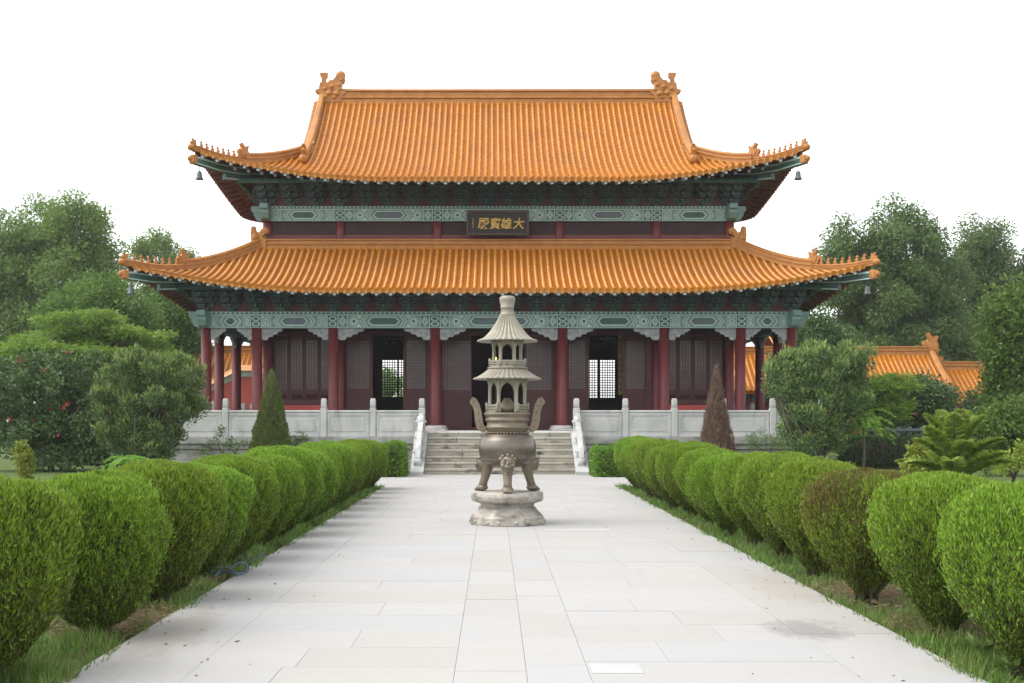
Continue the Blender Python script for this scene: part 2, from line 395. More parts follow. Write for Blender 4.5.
def pavemat():
    m, nt, out = nm('paving_slab')
    bs = N(nt, 'ShaderNodeBsdfPrincipled'); bs.inputs['Specular IOR Level'].default_value = .2
    g = nt.nodes.new('ShaderNodeNewGeometry')
    cr = nt.nodes.new('ShaderNodeValToRGB'); e = cr.color_ramp.elements
    cs = [(.362, .35, .333), (.378, .37, .36), (.36, .358, .358), (.38, .37, .353), (.358, .342, .322), (.37, .366, .363)]
    while len(e) < len(cs): e.new(.5)
    for i, c in enumerate(cs): e[i].position = i/(len(cs)-1); e[i].color = c4(c)
    nt.links.new(g.outputs['Random Per Island'], cr.inputs[0]); col = cr.outputs[0]
    col = mixc(nt, ramp(nt, noise(nt, .8, 7, .7, (1, 1.6, 1)), .4, .75, 0, .4), col, (.345, .333, .315))
    col = mixc(nt, ramp(nt, noise(nt, 6, 6, .75, w=5), .5, .8, 0, .3), col, (.31, .295, .275))
    col = mixc(nt, ramp(nt, noise(nt, 45, 3, .8, w=8), .62, .8, 0, .35), col, (.35, .33, .31))
    for (x, y, rx, ry, c, amt) in ((2.2, 8.12, .34, .42, (.21, .205, .195), .7), (2.55, 10.2, .3, .9, (.31, .275, .225), .5), (-2.55, 8.0, .3, 1.3, (.28, .25, .205), .55), (.1, 17.4, 1.6, .5, (.40, .385, .36), .5)):
        tc = nt.nodes.new('ShaderNodeTexCoord'); mp = nt.nodes.new('ShaderNodeMapping'); mp.vector_type = 'TEXTURE'
        mp.inputs['Location'].default_value = (x, y, 0); mp.inputs['Scale'].default_value = (rx, ry, 1)
        nt.links.new(tc.outputs['Object'], mp.inputs[0])
        ln = nt.nodes.new('ShaderNodeVectorMath'); ln.operation = 'LENGTH'; nt.links.new(mp.outputs[0], ln.inputs[0])
        ad = nt.nodes.new('ShaderNodeMath'); ad.operation = 'ADD'; nt.links.new(ln.outputs['Value'], ad.inputs[0]); nt.links.new(ramp(nt, noise(nt, 7, 7, .75, (1, .5, 1)), .3, .7, -.5, .5), ad.inputs[1])
        col = mixc(nt, ramp(nt, ad.outputs[0], .5, 1.1, amt, 0), col, c)
    nt.links.new(col, bs.inputs['Base Color'])
    nt.links.new(ramp(nt, noise(nt, 3, 5, w=1), .3, .7, .65, .85), bs.inputs['Roughness'])
    bp = nt.nodes.new('ShaderNodeBump'); bp.inputs['Strength'].default_value = .15; bp.inputs['Distance'].default_value = .01
    nt.links.new(noise(nt, 40, 4), bp.inputs['Height']); nt.links.new(bp.outputs[0], bs.inputs['Normal'])
    nt.links.new(bs.outputs[0], out.inputs[0]); return m
M['pave'] = pavemat()
M['pave_new'] = surf('pale_replacement_slab', (.415, .415, .41), (.39, .39, .385), 3, rough=.6)
M['joint'] = surf('joint_grout', (.335, .325, .305), (.28, .268, .25), 4, rough=.9)
# ------------------------------------------------------------------ the hall
YF = 36.0; HX = 9.75; HY = 5.935; YC = YF + HY
HX2, HY2 = HX - 1.695, HY - 1.695
ZP = 1.25
BAYX = [-9.75, -8.055, -5.511, -2.12, 2.12, 5.511, 8.055, 9.75]
BAYY = [-5.935, -4.24, -1.696, 1.696, 4.24, 5.935]
hall = thing('temple_hall', 'large red temple hall with double eaved orange tiled roof and painted beams', 'temple', (0, YF, ZP))
HO = V3((0, YF, ZP))

class Roof:
    def __init__(s, hx, hy, ov, run, ze, H, b, L, fl, c0, fade):
        s.hx, s.hy, s.ov, s.run, s.ze, s.H, s.b, s.a, s.L, s.fl, s.c0, s.fade = hx, hy, ov, run, ze, H, b, 1-b, L, fl, c0, fade
    def E(s, side): return (s.hx if side in 'FB' else s.hy) + s.ov
    def P(s, side, u, n, dz=0.0):
        E = s.E(side); c = max(0.0, E-abs(u)); r = n/s.run
        k = max(0.0, 1-c/s.c0)**2 if side in 'FB' else max(0.0, 1-c/E)**1.2; fd = max(0.0, 1-max(0, n)/s.fade)**1.3
        z = s.ze + s.H*(s.a*r + s.b*r*abs(r)) + s.L*k*fd + dz
        w = s.fl*k*fd
        uu = u + math.copysign(1, u)*w*math.exp(-max(0, c-n)/.8); v = n - w
        if side == 'F': return V3((uu, YC-s.hy-s.ov+v, z))
        if side == 'B': return V3((-uu, YC+s.hy+s.ov-v, z))
        if side == 'L': return V3((-s.hx-s.ov+v, YC-uu, z))
        return V3((s.hx+s.ov-v, YC+uu, z))
    def frame(s, side, u, n):
        e = .02
        t = (s.P(side, u, n+e) - s.P(side, u, n-e)).normalized()
        l = (s.P(side, u+e, n) - s.P(side, u-e, n)).normalized()
        nn = l.cross(t).normalized()
        return t, l, nn
PITCH = .2215
def tile_side(rf, mb, side, nend, detail=True, step=True):
    """mats: 0 tile rows, 1 pan sheet"""
    E = rf.E(side); cnt = int(2*(E-.06)/PITCH); us = [(-cnt/2+.5+i)*PITCH for i in range(cnt)]
    # pan sheet between rows, fractions along n
    nu = [-E+.002] + [u for u in us] + [E-.002]; m = 14
    ring = []
    for u in nu:
        ne = nend(u); ring.append([tuple(rf.P(side, u, ne*k/m)) for k in range(m+1)])
    vs = [p for r in ring for p in r]
    fs = [(i*(m+1)+k, (i+1)*(m+1)+k, (i+1)*(m+1)+k+1, i*(m+1)+k+1) for i in range(len(nu)-1) for k in range(m)]
    mb.add(vs, fs, 1, True)
    rad = .060
    angs = [PI*i/5 for i in range(6)]
    for u in us:
        ne = nend(u)
        if ne < .12: continue
        tl = .30 if detail else 2.0
        nt_ = max(1, int(round(ne/tl))); pts = []
        for k in range(nt_):
            pts.append((ne*k/nt_, rad)); pts.append((ne*(k+1)/nt_-.004, rad*.90 if detail and step else rad))
        vs = []
        for (n, r) in pts:
            t, l, nn = rf.frame(side, u, n); c = rf.P(side, u, n)
            for a in angs: vs.append(c + l*(math.cos(a)*r) + nn*(math.sin(a)*r + .012))
        q = len(angs)
        fs = [(i*q+k, i*q+k+1, (i+1)*q+k+1, (i+1)*q+k) for i in range(len(pts)-1) for k in range(q-1)]
        mb.add(vs, fs, 0, False)
        for f in range(len(mb.s)-len(fs), len(mb.s)): mb.s[f] = True
        if detail:       # round end tile
            t, l, nn = rf.frame(side, u, 0.0); c = rf.P(side, u, 0) + nn*.018 - t*.008
            vs = [c + (l*math.cos(2*PI*k/10) + nn*math.sin(2*PI*k/10))*.079 for k in range(10)]
            v2 = [p - t*.03 for p in vs]; v3 = [c - t*.03 + (p-c)*.6 for p in vs]; v4 = [p + t*.014 for p in v3]
            fs = [(k, (k+1) % 10, 10+(k+1) % 10, 10+k) for k in range(10)] + [(10+k, 10+(k+1) % 10, 20+(k+1) % 10, 20+k) for k in range(10)]
            fs += [(20+k, 20+(k+1) % 10, 30+(k+1) % 10, 30+k) for k in range(10)] + [tuple(range(30, 40))]
            mb.add(vs+v2+v3+v4, fs, 0)
    if detail:           # drip tiles hanging between the rows
        for u in [x+PITCH/2 for x in us[:-1]]:
            t, l, nn = rf.frame(side, u, 0.0); c = rf.P(side, u, 0) - t*.012
            dn = V3((0, 0, -1))
            vs = []
            for o in (0, -.014):
                for (a, b) in ((-.085, .012), (-.07, -.045), (0, -.115), (.07, -.045), (.085, .012)): vs.append(c + l*a - dn*b + t*o)
            mb.add(vs, [(0, 1, 2, 3, 4), (9, 8, 7, 6, 5)] + [(i, (i+1) % 5, 5+(i+1) % 5, 5+i) for i in range(5)], 0)
def eave_side(rf, mb, side, nmax, detail=True):
    """mats: 0 soffit boards, 1 rafter green, 2 painted rafter end"""
    E = rf.E(side); cnt = int(2*(E-.1)/PITCH); us = [(-cnt/2+.5+i)*PITCH for i in range(cnt)]
    nu = [-E+.03]+us+[E-.03]; m = 5
    vs = []; fs = []
    for u in nu:
        ne = min(nmax, max(.02, E-abs(u)))
        for k in range(m+1): vs.append(rf.P(side, u, .03+(ne-.03)*k/m, -.055))
    fs = [(i*(m+1)+k, (i+1)*(m+1)+k, (i+1)*(m+1)+k+1, i*(m+1)+k+1) for i in range(len(nu)-1) for k in range(m)]
    mb.add(vs, fs, 0, True)
    for u in us[::2]:
        c = E-abs(u)
        for (n0, n1, top, h, w) in ((.045, .8, -.062, .10, .052), (.62, nmax, -.165, .10, .052)):
            n1 = min(n1, c+.05)
            if n1-n0 < .12: continue
            secs = []
            for n in (n0, (n0+n1)/2, n1):
                t, l, nn = rf.frame(side, u, n); p = rf.P(side, u, n)
                l = V3((l.x, l.y, 0)).normalized() if False else l
                for (a, b) in ((-w, top), (w, top), (w, top-h), (-w, top-h)): secs.append(p + l*a + V3((0, 0, b)))
            fs = [(i*4+k, i*4+(k+1) % 4, (i+1)*4+(k+1) % 4, (i+1)*4+k) for i in range(2) for k in range(4)] + [(8, 9, 10, 11)]
            mb.add(secs, fs, 1)
            t, l, nn = rf.frame(side, u, n0); p = rf.P(side, u, n0)-t*.002
            mb.add([p + l*a + V3((0, 0, b)) for (a, b) in ((-w, top), (-w, top-h), (w, top-h), (w, top))], [(0, 1, 2, 3)], 2)
RSEC = [(-.12, -.05), (.12, -.05), (.12, .07), (.15, .08), (.15, .12), (.105, .13), (.105, .19), (.135, .20), (.135, .235), (.075, .285), (-.075, .285), (-.135, .235), (-.135, .20), (-.105, .19), (-.105, .13), (-.15, .12), (-.15, .08), (-.12, .07)]
def scale_sec(sec, sx, sz): return [(a*sx, b*sz) for a, b in sec]
def hip_pts(rf, side, sg, n0, n1, m=16):
    return [rf.P(side, sg*(rf.E(side)-(n0+(n1-n0)*k/m)), n0+(n1-n0)*k/m) for k in range(m+1)]
def beast_mesh(mb, o, fw, h=.4, m=0):
    """ridge beast seen from its side: o base point, fw the way it faces"""
    lat = fw.cross(V3((0, 0, 1)))
    out = [(-.22, -.1), (.16, -.1), (.22, .02), (.30, .16), (.27, .27), (.16, .25), (.10, .34), (.17, .50), (.08, .56), (.0, .42), (-.08, .40), (-.15, .44), (-.22, .46), (-.22, .38), (-.17, .28), (-.24, .15)]
    k = h/.5
    mb.prism([(a*k, b*k) for a, b in out], o, fw, V3((0, 0, 1)), .085*k, m)
    mb.sphere(o+fw*(.19*k)+V3((0, 0, .2*k)), .07*k, 8, 5, m, (1.2, 1.2, .9))
    mb.prism([(a*k*.7-.02, b*k*.7+.04) for a, b in out], o, fw, V3((0, 0, 1)), .12*k, m)
def figure_mesh(h=.24):
    mb = MB()
    mb.lathe([(.055, 0), (.06, .02), (.04, .04), (.05, .08), (.042, .13), (.025, .15), (.038, .17), (.042, .20), (.02, .23), (.004, .245)], 8, (0, 0, 0), 0)
    mb.sphere((0, -.045, .185), .024, 6, 4, 0); mb.tube([(0, .03, .03), (0, .075, .08), (0, .06, .15)], [.018, .014, .006], 5, 0)
    mb.box(-.035, .035, -.07, -.03, 0, .05, 0); return mb

# ------ roofs
low = Roof(HX, HY, 1.92, 3.42, 5.69, 1.90, .42, .78, .08, 6.6, 3.42)
upp = Roof(HX2, HY2, 1.92, 6.16, 9.58, 4.42, .56, .92, .08, 6.3, 3.3)
GX = 6.82                                    # gable ridge position
CJ = upp.E('F') - GX                         # where hip ridges meet the gable ridges
def build_roof(rf, name, upper):
    mb = MB()
    E = rf.E('F')
    for side in 'FLRB':
        Es = rf.E(side)
        if not upper: ne = lambda u, Es=Es: min(rf.run, max(.01, Es-abs(u)))
        elif side in 'FB': ne = lambda u, Es=Es: rf.run if abs(u) <= GX+.02 else max(.01, Es-abs(u))
        else: ne = lambda u, Es=Es: min(CJ+.25, max(.01, Es-abs(u)))
        tile_side(rf, mb, side, ne, side != 'B', not upper)
    roof = mb.build(name, [M['tile'], M['pan']], hall, HO, fix=False)
    # eave underside
    mb = MB()
    for side in 'FLRB': eave_side(rf, mb, side, 2.35)
    mb.build('eave_soffit', [M['soffit'], M['soffit'], M['rafter_end']], roof, HO, fix=False)
    nh = CJ if upper else rf.run
    fig = figure_mesh(); figs = []
    nb = nh*.42
    for (side, sg, front) in (('F', -1, 1), ('F', 1, 1), ('B', 1, 0), ('B', -1, 0)):
        pts = hip_pts(rf, side, sg, -.05, nh+.1, 20)
        d = (pts[-1]-pts[0]); d.z = 0; d.normalize(); lat = d.cross(V3((0, 0, 1))).normalized()
        mb = MB()
        outer = [p+V3((0, 0, .03)) for p in pts if (p-pts[0]).length <= (pts[-1]-pts[0]).length*.43]
        inner = [p+V3((0, 0, .05)) for p in pts if (p-pts[0]).length >= (pts[-1]-pts[0]).length*.38]
        mb.sweep(outer, scale_sec(RSEC, .8, .62), lat, 0)
        mb.sweep(inner, scale_sec(RSEC, 1.0, 1.12), lat, 0)
        # tip: end tile and the immortal rider
        tip = pts[0] - d*.06
        mb.sphere(tip+V3((0, 0, .11)), .13, 10, 6, 0, (1, 1, .9))
        mb.build('hip_ridge', M['ridge'], roof, HO)
        mb = MB(); bp = inner[0] - d*.02 + V3((0, 0, .02)); beast_mesh(mb, bp+V3((0, 0, .18)), -d, .40)
        mb.build('ridge_beast', M['ridge'], roof, HO)
        mb = MB(); beast_mesh(mb, tip+V3((0, 0, .20)) + d*.08, -d, .20); mb.build('tip_figure', M['ridge'], roof, HO)
        # corner beam under the hip with its glazed end
        mb = MB()
        cp = [rf.P(side, sg*(rf.E(side)-n), n, -.20) for n in (-.06, .6, 1.2, 1.9, 2.3)]
        mb.sweep(cp, [(-.10, -.22), (.10, -.22), (.10, .05), (-.10, .05)], lat, 0)
        for s2 in (-1, 1):
            mb.sweep([p+lat*(s2*.103) for p in cp], [(-.004, -.21), (.004, -.21), (.004, -.175), (-.004, -.175)], lat, 1)
            mb.sweep([p+lat*(s2*.103) for p in cp], [(-.004, -.02), (.004, -.02), (.004, .03), (-.004, .03)], lat, 1)
        cp2 = [rf.P(side, sg*(rf.E(side)-n), n, -.44) for n in (.75, 1.4, 2.3)]
        mb.sweep(cp2, [(-.11, -.2), (.11, -.2), (.11, .0), (-.11, .0)], lat, 0)
        for s2 in (-1, 1): mb.sweep([p+lat*(s2*.113) for p in cp2], [(-.004, -.19), (.004, -.19), (.004, -.15), (-.004, -.15)], lat, 1)
        mb.build('corner_beam', [M['teal_dark'], M['pale_line']], roof, HO)
        mb = MB(); e0 = cp[0]+d*.04
        mb.obox(e0+V3((0, 0, -.08)), d, lat, V3((0, 0, 1)), .12, .13, .15, 0, .05)
        mb.sphere(e0-d*.12+V3((0, 0, -.06)), .10, 8, 6, 0)
        mb.build('beam_end_tile', M['ridge'], roof, HO)
        if front:
            L = len(outer)
            for k in range(8 if upper else 7):
                f = .16 + k*(.74/(7 if upper else 6.3)); x = f*(L-1); i = min(int(x), L-2); p = outer[i].lerp(outer[i+1], x-i) + V3((0, 0, .15))
                if not figs:
                    o = fig.build('ridge_figure', M['ridge'], roof, (0, 0, 0)); figs.append(o)
                else: o = place_copy(figs[0], (0, 0, 0), 0, roof)
                o.location = p - HO; o.rotation_euler = (0, 0, math.atan2(-d.x, d.y) )
    return roof
lower_roof = build_roof(low, 'lower_roof', False)
upper_roof = build_roof(upp, 'upper_roof', True)
# lower roof: the ridge that runs round the upper storey's wall, with corner beasts
mb = MB()
zr = 7.56; g = .16
for (x0, x1, y0, y1) in ((-HX2-.34, HX2+.34, YC-HY2-.30, YC-HY2-.05), (-HX2-.34, HX2+.34, YC+HY2+.05, YC+HY2+.30),
                         (-HX2-.32, -HX2-.07, YC-HY2-.04, YC+HY2+.04), (HX2+.07, HX2+.32, YC-HY2-.04, YC+HY2+.04)):
    mb.box(x0, x1, y0, y1, zr-.25, zr+.10, 0, .02); mb.box(x0-.03, x1+.03, y0-.03, y1+.03, zr+.103, zr+.15, 0, .01)
    mb.box(x0+.02, x1-.02, y0+.02, y1-.02, zr+.153, zr+.25, 0, .01); mb.box(x0-.02, x1+.02, y0-.02, y1+.02, zr+.253, zr+.31, 0, .02)
mb.build('wall_ridge', M['ridge'], lower_roof, HO)
for sx in (-1, 1):
    mb = MB(); o = V3((sx*(HX2+.25), YC-HY2-.22, zr+.25)); fw = V3((-sx, 0, 0))
    mb.prism([(-.22, -.25), (.25, -.25), (.26, .05), (.12, .12), (.2, .22), (.33, .25), (.34, .4), (.22, .46), (.1, .40), (.02, .28), (-.1, .34), (-.14, .50), (-.25, .48), (-.28, .2)], o, fw, V3((0, 0, 1)), .12)
    mb.sphere(o+fw*.24+V3((0, -.04, .33)), .12, 8, 6); mb.sphere(o+fw*(-.12)+V3((0, -.08, .1)), .16, 8, 6)
    mb.build('corner_beast', M['ridge'], lower_roof, HO)
# upper roof: main ridge, gable ridges, gables, owl-tail finials
yr = YC; zt = upp.ze + upp.H
RX = 6.62
mb = MB()
mb.box(-RX, RX, yr-.17, yr+.17, zt-.35, zt+.03, 0, .02); mb.box(-RX, RX, yr-.21, yr+.21, zt+.033, zt+.10, 0, .03)
mb.box(-RX, RX, yr-.15, yr+.15, zt+.103, zt+.30, 0, .01); mb.box(-RX, RX, yr-.20, yr+.20, zt+.303, zt+.36, 0, .02)
mb.tube([(-RX, yr, zt+.37), (RX, yr, zt+.37)], .085, 10, 0)
mb.build('main_ridge', M['ridge'], upper_roof, HO)
for sx in (-1, 1):
    for front in (1, 0):
        side = 'F' if front else 'B'
        u = sx*GX if front else -sx*GX
        ns = [2.05+(upp.run-2.05)*k/16 for k in range(17)]
        pts = [upp.P(side, u, n, .05) for n in ns]
        mb = MB(); mb.sweep(pts, scale_sec(RSEC, .85, 1.35), V3((1, 0, 0)), 0)
        d = V3((0, -1 if front else 1, 0))
        beast_mesh(mb, pts[0]+V3((0, 0, .28))+d*.02, d, .34)
        mb.sphere(pts[0]+d*.06+V3((0, 0, .12)), .17, 10, 6)
        mb.build('gable_ridge', M['ridge'], upper_roof, HO)
        mb = MB()         # short tile row along the gable's outer edge
        for k in range(26):
            n = CJ-.2+(upp.run-CJ+.1)*k/25; p = upp.P(side, u, n, .03)
            mb.tube([p+V3((sx*.10, 0, .03)), p+V3((sx*.32, 0, -.08))], .062, 7, 0)
        o1 = [upp.P(side, u, CJ-.2+(upp.run-CJ+.2)*k/12, .0) for k in range(13)]
        vs = [p+V3((sx*.1, 0, .0)) for p in o1]+[p+V3((sx*.3, 0, -.11)) for p in o1]
        mb.add(vs, [(k, k+1, 13+k+1, 13+k) for k in range(12)], 0)
        mb.build('gable_edge_tiles', M['tile'], upper_roof, HO, fix=False)
    mb = MB()
    prof = [(YC-(upp.run-n), upp.P('F', GX, n, -.06).z) for n in [CJ+(upp.run-CJ)*k/10 for k in range(11)]]
    poly = prof + [(2*YC-y, z) for y, z in prof[::-1][1:]]
    mb.prism(poly, (sx*(GX-.12), 0, 0), V3((0, 1, 0)), V3((0, 0, 1)), .06)
    mb.build('gable_wall', M['redwall'], upper_roof, HO)
    # owl-tail finial: dragon body biting the ridge, sword hilt, curled tail
    f = -sx                                                     # towards the middle
    o = V3((sx*(RX-.14), yr, zt-.0)); X = V3((f, 0, 0)); Z = V3((0, 0, 1))
    S = 1.02
    body = [(-.44, -.1), (.40, -.1), (.46, .16), (.58, .24), (.56, .32), (.44, .32), (.40, .46), (.42, .66), (.52, .80), (.50, .92), (.30, .96), (.18, .84), (.10, .74), (-.04, .72), (-.10, .64), (-.40, .64), (-.44, .40), (-.58, .36), (-.58, .30), (-.44, .24)]
    mb = MB(); mb.prism([(a*S, b*S) for a, b in body], o, X, Z, .20)
    mb.prism([(-.36*S, .56*S), (-.18*S, .56*S), (-.19*S, .84*S), (-.14*S, .90*S), (-.12*S, 1.04*S), (-.42*S, 1.04*S), (-.40*S, .90*S), (-.35*S, .84*S)], o, X, Z, .10)
    mb.sphere(o+X*(.36*S)+Z*(.94*S), .19*S, 14, 9, 0, (1, .75, 1))
    for (a, b, r) in ((.22, .22, .17), (-.05, .24, .15), (.05, .48, .12), (.32, .55, .11), (-.22, .40, .11), (.42, .74, .09), (.15, .08, .12), (-.2, .1, .12)):
        for s2 in (-1, 1): mb.sphere(o+X*(a*S)+Z*(b*S)+V3((0, s2*.19, 0)), r*S*.9, 8, 6, 0, (1, .6, .8))
    mb.build('dragon_finial', M['ridge'], upper_roof, HO)

# ------ painted beams
def ring(mb, pt, outer, inner, o, m):
    n = len(outer); vs = [pt(a, b, o) for a, b in outer]+[pt(a, b, o) for a, b in inner]
    mb.add(vs, [(k, (k+1) % n, n+(k+1) % n, n+k) for k in range(n)], m)
def fill(mb, pt, poly, o, m): mb.add([pt(a, b, o) for a, b in poly], [tuple(range(len(poly)))], m)
def inset(poly, t):
    """convex counter-clockwise polygon moved inwards by t"""
    n = len(poly); out = []
    for i in range(n):
        p0, p1, p2 = V3((*poly[i-1], 0)), V3((*poly[i], 0)), V3((*poly[(i+1) % n], 0))
        d1 = (p1-p0).normalized(); d2 = (p2-p1).normalized()
        n1 = V3((-d1.y, d1.x, 0)); n2 = V3((-d2.y, d2.x, 0)); b = (n1+n2); b = b/(1+n1.dot(n2))
        q = p1+b*t; out.append((q.x, q.y))
    return out
def outline(mb, pt, poly, t, o, m): ring(mb, pt, poly, inset(poly, t), o, m)
def circ(x, y, rx, ry=None, n=14):
    ry = ry or rx; return [(x+rx*math.cos(2*PI*k/n), y+ry*math.sin(2*PI*k/n)) for k in range(n)]
def rect(a, b, c, d): return [(a, c), (b, c), (b, d), (a, d)]
def paint_bay(mb, pt, W, z0, z1, cart, th):
    """mats: 0 teal, 1 pale line, 2 dark green, 3 cartouche"""
    H = z1-z0; t = .024; ztop = z1-.17*H/.8-.02; zb = z0+.02; h = ztop-zb; zc = (ztop+zb)/2
    # border lines and the zigzag on the flat top plate
    fill(mb, pt, rect(.02, W-.02, ztop+.005, ztop+.03), .004, 1); fill(mb, pt, rect(.02, W-.02, z0+.002, z0+.018), .004, 1)
    zz0, zz1 = ztop+.045, z1-.015; k = 0; st = (zz1-zz0)*1.0; n = int((W-.06)/st)
    for i in range(n):
        a = .03+i*(W-.06)/n; b = a+(W-.06)/n; mid = (a+b)/2
        fill(mb, pt, [(a, zz0), (b, zz0), (mid, zz1)] , .004, 2 if i % 2 else 1) if i % 2 else ring(mb, pt, [(a, zz1), (mid, zz0+.01), (b, zz1)], [(a+.035, zz1-.008), (mid, zz0+.05), (b-.035, zz1-.008)], .004, 1)
    # half column heads at both ends: two stacked circles
    for e in (0, 1):
        def U(x): return x if e == 0 else W-x
        def P2(poly): return poly if e == 0 else [(W-a, b) for a, b in poly][::-1]
        hw = .165
        fill(mb, pt, P2(rect(hw, hw+t*.9, zb, ztop)), .005, 1)
        fill(mb, pt, P2(rect(.004, hw-.006, zb, ztop)), .003, 2)
        for q in (.27, .73):
            half = [(0.004+.13*math.sin(PI*j/8), zb+h*q-h*.21*math.cos(PI*j/8)) for j in range(9)]
            half_i = [(0.004+.085*math.sin(PI*j/8), zb+h*q-h*.14*math.cos(PI*j/8)) for j in range(9)]
            vs = [pt(*( (a, b) if e == 0 else (W-a, b)), .006) for a, b in half+half_i]
            mb.add(vs, [(j, j+1, 9+j+1, 9+j) for j in range(8)], 1)
        x0 = hw+.05; w1 = .23 if W > 2 else .15
        box1 = rect(x0, x0+w1, zb+.03, ztop-.02)
        dia = [(x0+w1/2, zb+.03), (x0+w1, zc), (x0+w1/2, ztop-.02), (x0, zc)]
        outline(mb, pt, P2(dia), t, .005, 1); outline(mb, pt, P2(circ(x0+w1/2, zc, w1*.22, h*.2, 10)), t*.8, .006, 1)
        for (ca, cb) in ((x0, zb+.03), (x0+w1, zb+.03), (x0+w1, ztop-.02), (x0, ztop-.02)):
            sx_, sz_ = (1 if ca == x0 else -1), (1 if cb < zc else -1)
            tri = [(ca, cb), (ca+sx_*w1*.3, cb), (ca, cb+sz_*h*.28)]
            if sx_*sz_ < 0: tri = tri[::-1]
            fill(mb, pt, P2(tri), .004, 2 if W > 3 else 1)
        x1 = x0+w1+.03; fill(mb, pt, P2(rect(x1, x1+t*.9, zb, ztop)), .005, 1)
        xa = x1+.06
        if W > 3:       # rosette
            r = min(h*.44, .26); cx = xa+r
            outline(mb, pt, P2(circ(cx, zc, r)), t, .005, 1); outline(mb, pt, P2(circ(cx, zc, r*.66)), t, .005, 1)
            fill(mb, pt, P2(circ(cx, zc, r*.3, None, 8)), .005, 2)
            for k in range(8):
                an = 2*PI*(k+.5)/8; fill(mb, pt, P2(circ(cx+math.cos(an)*r*.47, zc+math.sin(an)*r*.47, .035, None, 6)), .004, 1)
            xa = cx+r+.0
            for (sz_) in (1, -1):
                pl = [(xa-.10, zc+sz_*h*.48), (xa+.10, zc+sz_*h*.48), (xa+.02, zc+sz_*h*.22)]
                fill(mb, pt, P2(pl if sz_ < 0 else pl[::-1]), .004, 1)
        # chevrons pointing away from the cartouche
        nchev = 2 if W > 2 else 1
        for k in range(nchev):
            xb = xa+.03+k*.10; dd = .14
            ch = [(xb, zc), (xb+dd, zb+.02), (xb+dd+.035, zb+.02), (xb+.042, zc), (xb+dd+.035, ztop-.01), (xb+dd, ztop-.01)]
            a = [pt(*((p[0], p[1]) if e == 0 else (W-p[0], p[1])), .005) for p in ch]
            mb.add(a, [(0, 1, 2, 3), (0, 3, 4, 5)], 1)
        if e == 0: xs = xa+.03+nchev*.10+.05
    hx = [(xs, zc), (xs+.14, zb+.05), (W-xs-.14, zb+.05), (W-xs, zc), (W-xs-.14, ztop-.04), (xs+.14, ztop-.04)]
    outline(mb, pt, hx, t*1.5, .007, 1); hi = inset(hx, t*1.5); outline(mb, pt, hi, t*1.2, .005, 2); fill(mb, pt, inset(hi, t*1.2), .006, 3)
def beam(W, z0, z1, th, cart, pt_off, axis, sgn, parent=hall, name='painted_beam'):
    """axis 'x': along x at y plane pt_off[1]; sgn: outward direction sign"""
    mb = MB(); x0, y0 = pt_off
    if axis == 'x':
        pt = lambda u, w, o: V3((x0+u, y0+sgn*(th+o), w)); mb.box(x0+.001, x0+W-.001, y0-th, y0+th, z0, z1, 0)
    else:
        pt = lambda u, w, o: V3((x0+sgn*(th+o), y0+u, w)); mb.box(x0-th, x0+th, y0+.001, y0+W-.001, z0, z1, 0)
    paint_bay(mb, pt, W, z0, z1, cart, th)
    return mb.build(name, [M['teal'], M['pale_line'], M['teal_dark'], M[cart]], parent, HO)
def corbel(x, y, z, L, dx, dy, h=.40):
    o = V3((x, y, z)); X = V3((dx, dy, 0)); mb = MB()
    k = h/.38
    pl = [(0.0, 0), (L, 0), (L, -.07), (.88*L, -.12), (.78*L, -.11), (.72*L, -.19), (.56*L, -.20), (.50*L, -.28), (.34*L, -.27), (.27*L, -.37), (.08*L, -.38), (0, -.34)]
    mb.prism([(a, b*k) for a, b in pl[::-1]], o, X, V3((0, 0, 1)), .05)
    for (a, b, r) in ((.18, -.2, .09), (.40, -.13, .08), (.62, -.1, .06), (.82, -.06, .04), (.12, -.07, .05)):
        for s2 in (-1, 1):
            c = o+X*(a*L)+V3((0, 0, b*k)); nrm = V3((-dy, dx, 0))
            mb.sphere(c+nrm*(s2*.045), r, 7, 5, 0, (1, .5, .8) if abs(dx) > .5 else (.5, 1, .8))
    return mb.build('corbel', M['carved'], hall, HO)
CART = ['teal_dark', 'slate_blue', 'teal_dark', 'slate_blue', 'teal_dark', 'slate_blue', 'teal_dark']
ZB0, ZB1 = 4.66, 5.20
for i in range(7):
    x0, x1 = BAYX[i], BAYX[i+1]; W = x1-x0
    beam(W, ZB0, ZB1, .18, CART[i], (x0, YF), 'x', -1)
    Lc = min(.27*W, .86)
    if W < 2: Lc = .5
    corbel(x0+.165, YF, ZB0, Lc, 1, 0); corbel(x1-.165, YF, ZB0, Lc, -1, 0)
for j in range(5):
    y0, y1 = YC+BAYY[j], YC+BAYY[j+1]; W = y1-y0
    for sx in (-1, 1):
        beam(W-(.36 if j == 0 else .0), ZB0, ZB1, .18, CART[j+1], (sx*HX, y0+(.36 if j == 0 else 0)-.0), 'y', sx)
        if j < 3:
            for (yy, dy) in ((y0+.165, 1), (y1-.165, -1)): corbel(sx*HX, yy, ZB0, min(.27*W, .86) if W > 2 else .5, 0, dy)
mb = MB(); mb.box(-HX, HX, 2*YC-YF-.18, 2*YC-YF+.18, ZB0, ZB1); mb.build('rear_beam', M['teal'], hall, HO)
